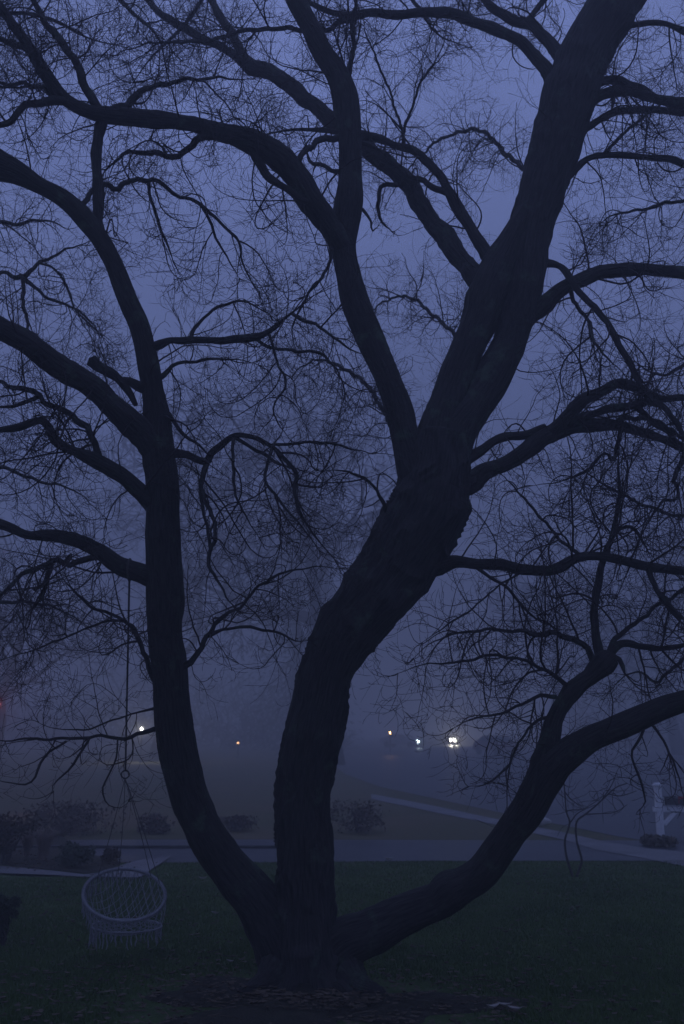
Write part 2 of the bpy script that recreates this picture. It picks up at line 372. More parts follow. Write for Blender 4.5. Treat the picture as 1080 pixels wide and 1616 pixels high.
def resample(A, step):
    L = np.concatenate([[0], np.cumsum(np.linalg.norm(np.diff(A[:, :3], axis=0), axis=1))])
    n = max(4, int(L[-1] / step)); s = np.linspace(0, L[-1], n)
    return np.stack([np.interp(s, L, A[:, k]) for k in range(A.shape[1])], 1), L[-1]
Y0 = 8.62
LIMBS = {}
def nearestY(parent, x, y):
    A = LIMBS[parent]["px"]; d = (A[:, 0] - x) ** 2 + (A[:, 1] - y) ** 2; return A[np.argmin(d), 3]
def limb(key, parent, pts, dy=0.0, name="branch", dens=6.0, tl=1.0, y0=None, up=.55, tw0=.12, rough=1.0, ws=1.0):
    A = np.array(pts, float); A[:, 2] *= ws; C = catmull(A, 14)
    seglen = np.concatenate([[0], np.cumsum(np.linalg.norm(np.diff(C[:, :2], axis=0), axis=1))])
    st = nearestY(parent, *C[0, :2]) if parent and y0 is None else (y0 if y0 is not None else Y0)
    Ypx = st + dy * (seglen / max(seglen[-1], 1)) ** .9
    px = np.column_stack([C, Ypx])
    P = np.array([at(x, y, Y) for x, y, w, Y in px]); rad = np.array([w / 2 * mpp(p) for w, p in zip(C[:, 2], P)])
    LIMBS[key] = dict(px=px, name=name, dens=dens, tl=tl, up=up, tw0=tw0, rough=rough, parent=parent)
    LIMBS[key]["A"] = np.column_stack([P, np.maximum(rad, .003)])
L = limb
# --- stems (x, y, width) read off the photograph
L("C", None, [(488,1600,150),(489,1572,140),(487,1545,122),(483,1510,108),(480,1460,94),(479,1400,88),(477,1330,86),(476,1285,82),(482,1215,87),(493,1165,91),(506,1110,86),(517,1060,82),(541,1005,92),(580,955,104),(622,900,112),(652,852,122),(676,810,128),(687,765,116),(693,722,104),(697,690,90)], name="trunk", dens=.5, y0=Y0 - .05)
L("LS", None, [(478,1590,84),(455,1535,82),(437,1480,80),(408,1425,72),(372,1380,68),(340,1338,62),(309,1281,62),(290,1226,60),(278,1172,58),(270,1112,57),(266,1060,58),(261,1000,53),(262,945,56),(259,880,54),(259,820,51),(258,765,51),(250,712,53),(248,655,42),(242,612,34),(234,575,34),(226,540,33),(218,510,32),(200,470,30),(180,420,28),(158,378,28),(130,342,30),(98,312,28),(62,292,26),(28,272,36),(-5,257,48),(-50,235,52),(-120,205,50)], dy=-1.6, y0=Y0 + .14, name="stem", dens=1.2, tw0=.55)
L("RL", None, [(520,1590,70),(522,1530,84),(545,1490,74),(590,1468,66),(640,1443,58),(690,1422,54),(712,1404,60),(735,1393,50),(765,1373,50),(800,1325,48),(830,1282,52),(858,1232,54),(885,1198,50),(930,1166,40),(985,1143,38),(1040,1120,36),(1085,1107,34),(1150,1090,30),(1230,1080,26)], dy=-1.0, y0=Y0 + .12, name="stem", dens=2.5, tw0=.4, tl=.8)
L("RA", "C", [(680,780,90),(690,720,92),(702,650,62),(720,592,54),(741,545,52),(758,508,58),(770,465,60),(790,415,56),(812,370,40),(830,330,26)], dy=.15, name="stem", dens=1)
L("RB", "C", [(690,760,96),(712,690,78),(748,640,62),(780,590,58),(803,545,55),(813,505,59),(822,455,70),(830,400,72),(842,345,72),(860,285,76),(882,215,82),(898,150,84),(928,80,82),(962,20,84),(990,-30,80),(1025,-100,70)], dy=.5, name="stem", dens=.8)
L("L1", "C", [(684,800,80),(662,745,70),(643,695,46),(628,640,44),(612,600,42),(588,545,42),(560,480,44),(549,430,40),(543,385,38),(550,330,44),(553,285,38),(553,235,36),(552,200,38),(546,155,40),(532,115,36),(510,80,34),(488,40,32),(466,0,32),(445,-50,30),(420,-110,26)], dy=-.3, name="stem", dens=3, tw0=.35)
# --- limbs
L("B1", "L1", [(545,392,34),(525,360,40),(492,320,42),(465,282,40),(435,245,42),(400,223,38),(360,211,32),(320,201,28),(270,191,26),(220,186,28),(175,183,28),(135,175,24),(100,155,20),(75,120,20),(50,80,18),(25,45,16),(0,8,14),(-40,-50,12)], dy=-1.4, dens=13)
L("B1a", "B1", [(160,180,14),(135,135,14),(115,95,12),(90,55,12),(65,25,10),(45,-15,9),(20,-70,7)], dy=-.3, dens=15)
L("B1b", "B1", [(110,162,14),(90,160,14),(45,172,11),(20,192,10),(-5,202,9),(-60,215,8)], dy=-.4, dens=15)
L("B1c", "B1", [(60,96,10),(35,70,10),(0,62,9),(-40,60,8)], dy=.3, dens=12)
L("B1d", "B1", [(165,180,12),(180,170,12),(210,152,12),(232,136,9),(280,132,7),(340,128,5),(400,124,3)], dy=.5, dens=10)
L("B1e", "B1", [(340,215,12),(310,222,11),(280,245,10),(250,238,9),(215,235,8),(190,246,6),(165,272,5)], dy=.2, dens=12, up=.2)
L("B1f", "B1", [(395,232,12),(408,255,14),(425,280,14),(448,295,12),(470,312,12),(485,318,10)], dy=.1, dens=4, up=.1)
L("B1g", "B1", [(95,160,8),(60,140,7),(20,130,6),(-20,125,5)], dy=.3, dens=12)
L("V", "LS", [(170,400,14),(160,378,15),(156,345,16),(155,300,17),(152,250,17),(158,205,18),(162,190,16)], dy=.1, dens=4)
L("V1", "LS", [(125,332,10),(133,315,9),(145,295,8),(158,282,6)], dy=.1, dens=5)
L("V2", "V", [(157,290,9),(172,293,9),(185,302,10),(200,293,8),(217,287,8),(250,288,7),(280,305,6),(320,322,6),(350,350,5),(375,380,5),(385,420,4),(410,470,3)], dy=.6, dens=5.6, up=.15)
L("V3", "V2", [(235,287,6),(238,315,5),(250,350,5),(265,385,4),(272,410,3)], dy=.3, dens=5.0, up=.1)
L("V4", "V2", [(315,320,5),(330,345,5),(345,380,4),(360,410,3),(380,445,2)], dy=.3, dens=5.0, up=.1)
L("LB", "LS", [(245,705,46),(222,678,42),(190,650,38),(150,615,38),(100,583,38),(60,553,34),(25,532,34),(-5,516,34),(-60,490,34),(-130,460,30)], dy=-1.0, dens=4)
L("LB1", "LB", [(215,640,7),(205,620,12),(190,600,13),(170,586,16),(155,577,18),(144,568,20)], dy=-.1, dens=3)
L("LB2", "LS", [(238,618,14),(220,610,16),(205,603,14),(190,600,10)], dy=-.1, dens=3)
L("LC", "LS", [(250,805,30),(235,790,30),(205,760,25),(165,735,22),(150,727,22),(115,710,16),(90,695,16),(75,672,13),(62,664,12),(30,675,12),(0,678,10),(-50,684,8)], dy=-.7, dens=9)
L("LC1", "LC", [(158,725,12),(145,690,11),(133,667,12),(100,650,9),(75,638,8),(60,624,9),(30,615,8),(0,605,7),(-50,592,6)], dy=-.3, dens=12)
L("LC2", "LC1", [(62,625,8),(45,635,7),(20,643,6),(-10,648,5)], dy=-.2, dens=10)
L("LD", "LS", [(250,918,34),(232,908,30),(190,893,26),(160,873,24),(125,853,22),(85,845,18),(45,845,14),(20,835,15),(0,827,16),(-40,812,15),(-100,800,12)], dy=-.3, dens=7)
L("LD1", "LD", [(160,878,10),(130,884,10),(110,890,9),(85,888,9),(50,902,8),(25,922,6),(5,938,5),(-30,955,4)], dy=-.3, dens=11, up=.2)
L("LD2", "LD1", [(80,890,10),(77,910,8),(72,930,7),(67,952,6)], dy=-.1, dens=7)
L("LE", "LS", [(245,1075,10),(235,1058,8),(222,1015,7),(205,985,6),(175,970,5),(150,960,5),(120,935,4),(95,905,3)], dy=-.5, dens=11, up=.3)
L("LE2", "LE", [(200,980,5),(165,982,4),(120,1000,3),(60,1022,3),(0,1040,3)], dy=-.4, dens=10, up=.2)
L("LF", "LS", [(280,1072,14),(292,1052,12),(305,1038,10),(325,1008,8),(348,976,7),(378,956,5),(410,925,5),(450,905,4),(500,896,3),(540,898,2)], dy=-.4, dens=9, up=.4)
L("LF1", "LF", [(335,1000,6),(360,991,5),(400,990,5),(440,1000,4),(470,1012,3),(495,1012,2)], dy=-.2, dens=9, up=.4)
L("LG", "LS", [(262,714,16),(282,716,13),(300,719,12),(325,730,13),(335,715,11),(347,704,10),(370,688,9),(400,690,7),(428,704,7),(450,725,6),(468,748,6),(465,772,6),(475,810,5),(500,850,5),(530,885,4)], dy=-.5, dens=5.0, up=.2)
L("LG1", "LG", [(370,690,7),(395,706,6),(430,728,6),(450,735,4),(478,742,3)], dy=.2, dens=5.0, up=.2)
L("LG2", "LG", [(428,702,5),(460,699,5),(500,697,5),(540,706,4),(590,720,3)], dy=.3, dens=9, up=.3)
L("LG3", "LG", [(369,690,6),(368,715,5),(368,745,5),(373,780,4),(388,815,3),(410,850,2)], dy=-.3, dens=5.6, up=.2)
L("LG4", "LG", [(327,732,10),(319,750,9),(318,772,8),(332,805,7),(340,850,6),(332,888,6),(350,930,6),(368,956,5)], dy=-.3, dens=4.3, up=.2)
L("LG5", "LG", [(430,708,5),(422,740,5),(420,765,5),(450,800,4),(480,835,3),(505,870,3)], dy=-.2, dens=5.0, up=.2)
L("LG6", "LS", [(266,652,8),(278,672,6),(290,684,6),(320,705,4),(330,722,3)], dy=-.1, dens=7, up=.3)
L("LG7", "LG4", [(333,870,6),(324,820,5),(315,770,5),(312,745,4)], dy=-.2, dens=6)
L("LH", "LS", [(238,550,16),(255,543,14),(272,537,12),(310,537,12),(350,537,12),(400,532,12),(430,520,10),(452,500,9),(468,488,7)], dy=-.3, dens=6.2)
L("LH1", "LH", [(460,494,6),(480,508,6),(505,520,5),(540,544,4),(580,560,3)], dy=-.2, dens=6.2)
L("LH2", "LH", [(298,537,6),(308,515,6),(325,498,5),(352,483,5),(378,478,4),(415,492,3),(440,510,2)], dy=.3, dens=6.8)
L("LH3", "LS", [(248,600,10),(262,590,9),(280,577,6),(320,572,5),(370,568,3),(410,575,2)], dy=.3, dens=10)
L("LH4", "LH", [(425,528,5),(438,570,4),(452,602,4),(432,640,3),(440,670,3),(462,700,2)], dy=-.2, dens=5.6, up=.1)
L("LH5", "LH", [(400,532,6),(425,548,6),(455,556,5),(500,560,5),(530,580,4),(545,620,3)], dy=.3, dens=5.6, up=.1)
L("LJ", "LS", [(258,1148,9),(240,1151,8),(222,1157,7),(200,1165,6),(150,1162,5),(110,1166,5),(50,1166,4),(0,1169,3),(-40,1165,2)], dy=-.6, dens=8, up=.5, tl=.7)
L("LJ1", "LS", [(250,1116,5),(215,1125,3),(180,1135,3),(140,1150,3),(95,1151,2),(60,1140,2)], dy=-.5, dens=7, up=.6, tl=.7)
L("LJ2", "LJ", [(140,1168,4),(122,1195,4),(112,1210,4),(95,1228,3),(84,1240,3),(84,1252,2)], dy=-.1, dens=5, up=.3, tl=.5)
L("LJ3", "LJ", [(105,1170,4),(75,1190,4),(62,1215,4),(45,1238,3),(0,1230,3)], dy=-.2, dens=5, up=.3, tl=.6)
L("LJ4", "LJ", [(186,1166,3),(183,1200,3),(170,1228,3),(163,1250,3),(175,1270,2),(195,1274,2),(208,1262,2)], dy=-.1, dens=5, up=.3, tl=.3)
L("LK", None, [(-60,470,10),(0,428,6),(28,436,9),(60,418,6),(110,396,4),(150,382,3)], y0=9.9, dens=10)
L("LK1", "LK", [(30,434,8),(48,448,6),(80,470,5),(112,484,4),(150,515,3),(165,560,2)], dy=.2, dens=9, up=.3)
L("LK2", "LK", [(36,440,7),(38,480,6),(46,520,5),(52,545,5)], dy=-.1, dens=6)
L("LK3", "LK", [(60,415,4),(85,422,4),(105,450,4),(120,490,3),(150,520,3),(170,545,2)], dy=.2, dens=9, up=.3)
# right side limbs
L("M", "RA", [(765,458,34),(752,438,34),(730,408,32),(705,380,34),(680,352,28),(660,315,30),(640,285,28),(605,255,26),(570,230,24),(535,202,24),(505,175,24),(465,140,24),(425,115,22),(395,103,24),(360,80,15),(320,60,12),(280,38,12),(250,18,10),(225,-10,9),(190,-50,7)], dy=2.6, dens=6)
L("M1", "M", [(398,108,16),(385,92,16),(370,60,14),(350,30,13),(335,0,12),(320,-50,10)], dy=.4, dens=10)
L("N", "RB", [(790,425,26),(768,400,24),(745,365,18),(725,330,18),(710,305,16),(690,270,14),(655,240,12),(625,230,11),(595,217,13),(560,212,14),(500,205,9),(450,206,7),(415,213,5)], dy=.9, dens=9)
L("N1", "N", [(712,308,10),(690,300,10),(670,290,10),(640,270,9),(615,245,8),(590,230,8),(560,226,7)], dy=.2, dens=7)
L("N2", "N", [(637,232,6),(640,200,5),(660,145,4),(675,115,4),(705,80,3)], dy=.2, dens=11, up=.8)
L("N3", "N", [(637,228,5),(632,195,4),(615,140,4),(580,65,3),(575,40,2)], dy=.2, dens=7, up=.8)
L("R1", "C", [(720,772,34),(745,762,34),(765,745,28),(800,730,26),(830,713,28),(860,690,30),(900,672,24),(930,670,20),(965,672,18),(1000,678,16),(1040,690,14),(1080,708,14),(1150,750,12)], dy=.3, dens=7)
L("R2", "C", [(722,732,20),(742,722,18),(765,707,16),(795,690,14),(830,686,14),(862,676,16)], dy=.1, dens=5)
L("R1b", "R1", [(862,690,22),(890,662,20),(915,636,20),(940,622,18),(975,606,15),(1005,613,14),(1040,628,12),(1080,628,10),(1140,640,9)], dy=-.4, dens=9)
L("R1c", "R1", [(885,680,14),(915,661,14),(950,648,13),(990,642,12),(1020,635,11),(1045,640,10),(1062,660,9),(1080,688,8),(1110,740,6)], dy=-.6, dens=9)
L("R1d", "R1", [(980,674,8),(977,700,7),(970,722,6),(962,730,5),(955,718,5),(945,720,4),(932,740,4),(890,758,3),(840,765,2)], dy=-.3, dens=6, up=.2)
L("R1e", "R1c", [(1000,640,10),(1020,655,9),(1045,680,8),(1065,700,8),(1100,715,7)], dy=.2, dens=8)
L("R1f", "R1", [(1082,708,9),(1075,735,8),(1066,758,7),(1068,785,5),(1040,797,5),(1035,832,3)], dy=-.3, dens=5, up=.1)
L("R1g", "R1", [(965,672,8),(985,660,8),(1010,660,8),(1040,672,8),(1070,690,7),(1100,710,6)], dy=-.4, dens=7)
L("RX", "RB", [(858,415,14),(880,418,10),(892,428,12),(915,460,11),(940,487,10),(960,512,10),(978,545,11),(995,575,10),(1010,606,8),(1035,640,7)], dy=-.5, dens=8, up=.2)
L("R3", "RB", [(805,530,36),(828,510,33),(850,492,27),(880,462,26),(915,442,23),(955,430,22),(1005,424,20),(1040,427,20),(1080,432,20),(1160,445,18)], dy=.2, dens=8, up=.4)
L("R3a", "R3", [(900,452,8),(905,470,7),(925,500,6),(935,540,5),(960,570,4),(985,590,3)], dy=-.4, dens=9, up=.1)
L("R4", "RB", [(890,282,20),(908,265,14),(930,250,10),(965,244,11),(1015,248,10),(1055,250,12),(1085,262,12),(1150,285,10)], dy=.5, dens=10, up=.3)
L("R5", "RB", [(905,225,22),(922,205,16),(945,190,12),(970,177,11),(1015,173,10),(1080,178,10),(1150,190,8)], dy=.6, dens=9, up=.3)
L("R5b", "R4", [(953,245,6),(985,212,5),(1020,182,4),(1060,150,3)], dy=-.1, dens=8)
L("R6", "RB", [(910,172,26),(935,156,22),(960,146,16),(990,144,15),(1020,150,16),(1050,159,16),(1085,166,18),(1160,180,16)], dy=.2, dens=9, up=.4)
L("R6b", "RB", [(915,145,18),(938,134,16),(970,126,14),(1000,137,14),(1030,152,14)], dy=.2, dens=8)
L("R7", "RB", [(960,60,14),(985,44,11),(1020,36,9),(1055,39,9),(1085,52,10),(1150,80,9)], dy=.2, dens=10, up=.4)
L("R8", "RB", [(882,140,30),(866,112,26),(845,88,20),(818,64,18),(780,46,18),(740,31,16),(705,21,16),(665,20,14),(615,22,14),(580,20,12),(540,24,10),(490,5,7),(450,-20,6)], dy=.5, dens=9, up=.3)
L("R8b", "R8", [(590,20,9),(560,24,9),(535,32,9),(510,45,8),(440,50,7),(380,50,7),(340,58,6),(250,70,5),(180,90,3)], dy=.4, dens=10, up=.4)
L("R9", "RB", [(898,110,24),(882,88,20),(865,64,20),(840,40,18),(815,34,16),(790,20,14),(765,0,12),(740,-40,10)], dy=.7, dens=9)
L("R9b", "R9", [(828,38,10),(845,20,9),(858,0,9),(865,-40,8)], dy=.2, dens=9)
L("RM", "C", [(668,872,40),(686,893,34),(702,891,24),(720,886,20),(750,890,18),(790,890,17),(820,898,16),(860,902,16),(885,895,18),(910,881,15),(940,877,14),(975,882,15),(1010,892,14),(1040,897,13),(1080,900,14),(1150,912,12)], dy=-.7, dens=8)
L("RM1", "RM", [(918,878,7),(905,868,6),(865,835,5),(825,785,4),(790,745,3)], dy=.3, dens=6.2)
L("RM2", "RM", [(1022,895,9),(1035,930,8),(1070,965,8),(1110,985,6)], dy=-.2, dens=8, up=.3)
L("RM3", "RM", [(752,896,6),(805,935,5),(840,970,4),(880,992,3)], dy=-.2, dens=9, up=.3)
L("RM4", "RM", [(820,905,4),(780,930,3),(740,965,3),(700,990,3),(665,1015,2)], dy=-.2, dens=10, up=.2)
L("RM5", "RM", [(955,880,8),(968,850,7),(985,830,6),(1005,845,6),(1020,870,5)], dy=.2, dens=8)
L("RC", "RL", [(848,1245,40),(862,1200,38),(872,1150,32),(885,1115,28),(905,1088,28),(932,1068,28),(950,1046,38),(962,1034,32)], dy=-.1, dens=2)
L("RC1", "RC", [(950,1050,18),(944,1025,15),(940,995,12),(939,960,12),(944,920,12),(950,890,10),(965,850,8),(973,815,7),(978,780,7),(976,740,5),(978,690,4)], dy=.3, dens=6.2)
L("RC2", "RC", [(942,1058,12),(930,1030,11),(912,1010,10),(880,1000,9),(840,1000,8),(815,996,6),(765,995,5),(715,1002,4),(680,1016,3),(650,1040,2)], dy=-.3, dens=11, up=.4)
L("RC3", "RC", [(905,1088,10),(885,1075,8),(850,1050,6),(810,1037,5),(765,1035,5),(730,1045,4),(665,1050,3),(625,1065,2)], dy=-.3, dens=10, up=.35)
L("RC4", "RC", [(955,1040,16),(972,1021,14),(990,1015,11),(1015,1020,10),(1040,1024,9),(1080,1018,7),(1130,1005,5)], dy=.1, dens=9)
L("RC5", "RC", [(965,1036,12),(978,1040,9),(984,1050,8),(987,1066,6)], dy=0, dens=1)
L("RC6", "RC", [(878,1100,8),(850,1099,6),(820,1113,5),(780,1128,4),(740,1136,3),(712,1152,2)], dy=-.3, dens=9, up=.3, tl=.8)
L("RC7", "RC", [(870,1130,7),(845,1140,5),(820,1175,4),(800,1210,4),(770,1235,3),(735,1242,2)], dy=-.3, dens=9, up=.3, tl=.7)
L("RC8", "RC", [(960,1032,12),(975,1005,8),(1000,985,7),(1030,960,6),(1065,940,6),(1100,915,5)], dy=.2, dens=8)
L("RC9", "RC", [(865,1190,7),(850,1208,5),(840,1240,4),(830,1262,3),(800,1240,2)], dy=-.3, dens=7, up=.2, tl=.5)
L("RD1", "RL", [(1020,1135,6),(1010,1165,5),(1000,1190,4),(1012,1225,4),(1020,1262,4),(1010,1280,3)], dy=-.2, dens=8, up=.1, tl=.5)
L("RD2", "RL", [(1022,1135,5),(1045,1165,4),(1060,1190,4),(1075,1225,3),(1082,1260,3)], dy=-.2, dens=8, up=.1, tl=.6)
L("CT", "C", [(625,835,10),(611,805,7),(590,770,5),(560,750,4),(540,745,3),(500,742,2)], dy=-.4, dens=7, up=.3)
L("L1t", "L1", [(553,160,10),(552,125,9),(556,80,8),(560,30,7),(562,-30,6)], dy=.2, dens=7)
L("L1u", "L1", [(520,350,8),(524,400,6),(505,440,5),(480,480,4),(462,520,3),(470,560,2)], dy=-.5, dens=8.7, up=.15, tl=.6)
L("L1w", "L1", [(572,330,6),(585,345,4),(590,362,3),(602,350,2)], dy=-.2, dens=4, tl=.3)
L("L1x", "L1", [(540,215,12),(505,222,10),(480,245,9),(468,262,9)], dy=-.3, dens=8, up=.2, tl=.5)
L("L1y", "L1", [(545,275,8),(515,265,7),(490,248,6),(482,230,5)], dy=.3, dens=6)
# limbs that start above or beside the frame and hang or reach into it
L("T1", None, [(60,-160,12),(100,-90,10),(160,-30,8),(210,20,6),(250,60,5),(265,120,3)], y0=10.5, dens=14, up=.4)
L("T2", None, [(-120,40,12),(-40,30,9),(20,20,7),(80,30,5),(140,60,4),(200,75,3)], y0=10.2, dens=14, up=.4)
L("T3", None, [(-120,330,10),(-40,350,8),(20,350,6),(70,345,5),(110,365,3)], y0=10.5, dens=12, up=.3)
L("T4", None, [(-120,700,10),(-50,720,8),(10,740,6),(60,760,5),(110,770,4),(150,800,3)], y0=10.6, dens=8.7, up=.3)
L("T5", None, [(1220,520,12),(1150,540,9),(1090,570,7),(1040,590,5),(1000,570,4)], y0=9.8, dens=13, up=.4)
L("T6", None, [(1220,820,12),(1140,820,8),(1080,815,6),(1020,800,5),(960,770,4),(900,720,3)], y0=10.2, dens=15, up=.5)
L("T7", None, [(1220,980,10),(1140,1000,8),(1080,1040,6),(1040,1075,5),(1000,1060,4),(960,1090,3)], y0=9.8, dens=11, up=.4)
L("T8", None, [(1220,330,10),(1140,330,8),(1080,320,6),(1020,330,5),(960,340,3),(930,380,2)], y0=10.3, dens=12, up=.3)
L("T9", None, [(330,-160,12),(350,-90,9),(330,-20,7),(290,40,5),(240,90,4),(210,130,3)], y0=10.8, dens=12, up=.3)
L("T10", None, [(-120,980,8),(-40,960,7),(20,950,6),(90,960,4),(140,990,3)], y0=10.2, dens=8.1, up=.3)
L("T11", None, [(640,-140,10),(640,-60,7),(650,0,6),(690,50,4),(740,70,3)], y0=10.4, dens=10, up=.3)
L("T13", None, [(770,640,10),(735,560,7),(690,500,6),(640,470,5),(590,485,4),(560,520,3)], y0=10.2, dy=3.5, dens=12, up=.6, name="branch")
L("T14", None, [(660,740,9),(600,640,7),(560,590,6),(500,570,5),(450,600,3)], y0=10.2, dy=3.0, dens=9, up=.6)
L("T15", None, [(850,300,9),(800,240,7),(760,210,6),(700,215,5),(660,250,4),(610,320,3)], y0=10.2, dy=3.0, dens=11, up=.5)
L("T12", "M", [(640,290,8),(600,300,7),(600,340,6),(620,365,4)], dy=.1, dens=4, up=.1, tl=.5)

TREE = empty("bare_tree", tuple(at(488, 1572, Y0) * np.array([1, 1, 0])), label="huge bare tree with three thick stems and dark twigs, on the near lawn", category="tree")
TO = np.array(TREE.location)
knobs = {"C": [(618, 826, 1), (748, 797, .9), (540, 945, .6)]}
for key, d in LIMBS.items():
    A = d["A"]; wmax = A[:, 3].max(); big = wmax > .125 and d["name"] in ("trunk", "stem")
    mid = wmax > .04
    step = .016 if big else (.03 if mid else .045); seg = 84 if big else (20 if mid else 7)
    B, Lm = resample(A, step); P, r = B[:, :3], B[:, 3].copy(); s = np.linspace(0, Lm, len(B)); n = len(B)
    seed = sum(ord(c) * (i + 3) for i, c in enumerate(key))
    rg = np.random.default_rng(seed)
    # knobbly path and thickness
    ph = rg.uniform(0, 6.28, 6); env = np.minimum(1, s / .25)
    rr = np.maximum(r, .006); wl = max(.2, wmax * 6)
    for ax in range(3):
        P[:, ax] += env * np.minimum(rr * (.10 if mid else .55), .012) * (np.sin(s / wl * 3.3 * (.7 + .35 * ax) + ph[ax]) + .5 * np.sin(s / wl * 8.7 + ph[ax + 3])) * (1 if not big else .5)
    if ax is not None and not mid: P[:, 1] += env * .05 * np.sin(s * 4 + ph[0])
    kl = max(.07, wmax * 2.2); knob = vnoise(4, int(Lm / kl) + 4, seed, np.zeros(n), s / kl)
    r *= 1 + (.11 if not big else .05) * (knob - .5) * 2 * (1 if mid or big else .6)
    if A[-1, 3] < .019: r *= 1 - .62 * np.clip((s / Lm - .7) / .3, 0, 1)
    th = np.arange(seg) / seg; UU, SS = np.meshgrid(th, s)
    if big:
        lump = vnoise(7, int(Lm / .22) + 4, seed + 1, UU, SS / .22) - .5
        lump2 = vnoise(13, int(Lm / .2) + 4, seed + 5, UU, SS / .2) - .5
        warp = vnoise(9, int(Lm / .3) + 4, seed + 2, UU, SS / .3)
        k1 = 22 if d["name"] == "trunk" else 16
        rid = 1 - np.abs(2 * vnoise(k1, int(Lm / .33) + 4, seed + 3, UU + .13 * (warp - .5), SS / .33) - 1)
        fine = vnoise(k1 * 2, int(Lm / .13) + 4, seed + 4, UU + .13 * (warp - .5), SS / .13) - .5
        amp = (.027 if d["name"] == "trunk" else .009) * np.clip(r / .2, .3, 1.2)[:, None]
        disp = r[:, None] * (.13 * lump + .05 * lump2) + amp * (rid * rid * 1.5 - .6) + amp * .7 * fine
        disp *= d["rough"]
        if key == "C":
            fl = np.clip(1 - s / .42, 0, 1)[:, None] ** 2.2
            disp += fl * .16 * (np.cos(UU * 2 * PI * 5 + 1.0) * .6 + .25 * np.cos(UU * 2 * PI * 8 + 2))
    else:
        disp = r[:, None] * (.22 * (vnoise(5, int(Lm / .16) + 4, seed + 1, UU, SS / .16) - .5) + .14 * (vnoise(9, int(Lm / .05) + 4, seed + 2, UU, SS / .05) - .5)) if mid else None
    V, F, uv = tube(P, r, seg, disp)
    if key == "C":
        for kx, ky, ks in knobs["C"]:
            c = at(kx, ky, Y0 - .05); dd = np.linalg.norm(V - c, axis=1); cen = P[np.argmin(np.linalg.norm(P - c, axis=1))]
            out = (c - cen) / (np.linalg.norm(c - cen) + 1e-9)
            V += (np.exp(-(dd / .08) ** 2) * .03 * ks)[:, None] * out
    uv = uv * np.array([max(.5, wmax * 6), 1.0])
    link(d["name"], mesh(d["name"], V - TO, F, uv), M_bark, TREE)
    d["P"], d["r"], d["L"] = P, r, Lm

# roots
for (pts) in [[(440,1530,60),(418,1552,36),(398,1560,22),(378,1566,10)], [(545,1535,60),(566,1556,38),(585,1566,24),(606,1574,10)], [(470,1550,60),(462,1575,40),(448,1594,22)], [(515,1555,60),(530,1580,36),(548,1598,18)]]:
    A = np.array(pts, float); C = catmull(A, 8); P = np.array([at(a, b, Y0 - .12 - .25 * i / len(C)) for i, (a, b, w) in enumerate(C)]); rad = np.array([w / 2 * .0056 for w in C[:, 2]])
    P[:, 2] = np.maximum(P[:, 2], .02)
    P[-1, 2] -= .06
    V, F, uv = tube(P, rad, 18, rad[:, None] * .2 * (NR.random((len(P), 18)) - .5)); link("root", mesh("root", V - TO, F, uv), M_bark, TREE)

# ---- twigs
TW = {4: ([], []), 3: ([], [])}
def grow(p, d, length, r0, level, up, budget=None):
    n = {1: 15, 2: 9, 3: 5}[level]; st = length / (n - 1)
    pts = [p]; rads = [r0]; d = d / np.linalg.norm(d)
    curl = NR.normal(0, 1, 3); curl /= np.linalg.norm(curl); ca = NR.normal(0, (.17, .24, .36)[level - 1])
    trop = (.09 if up else -.16) * (1 if level == 1 else .5)
    kids = []
    for i in range(1, n):
        f = i / (n - 1)
        curl = curl + NR.normal(0, .22, 3)
        d = d + np.cross(curl, d) * ca + NR.normal(0, .10 if level == 1 else .075, 3)
        tz = trop if f < .6 or up else .22
        d[2] += tz * (st / .07) ** .5
        d /= np.linalg.norm(d)
        p = p + d * st; pts.append(p); rads.append(r0 * (1 - .72 * f) if i < n - 1 else r0 * .42)
        if level < 3 and i >= 2 and i < n - 1: kids.append((p, d, f))
    if level == 3: rads[-2] = max(rads[-2], r0 * 1.05); rads[-1] = r0 * .45
    TW[4 if level == 1 else 3][0].append(pts); TW[4 if level == 1 else 3][1].append(rads)
    if level < 3:
        nk = NR.poisson(length * (8.5 if level == 1 else 9.0))
        for _ in range(min(nk, 14)):
            q, dd, f = kids[NR.integers(len(kids))]
            side = np.cross(dd, NR.normal(0, 1, 3)); side /= np.linalg.norm(side) + 1e-9
            nd = dd * .55 + side * .85; upk = NR.random() < .6
            nd[2] += .2 if upk else -.15
            ln = (NR.uniform(.18, .62) if level == 1 else NR.uniform(.07, .26)) * (1.15 - .5 * f) * min(1.2, length / .6 if level == 1 else length / .25)
            grow(q, nd, max(ln, .04), max(r0 * (1 - .6 * f) * .60, .0019), level + 1, upk)
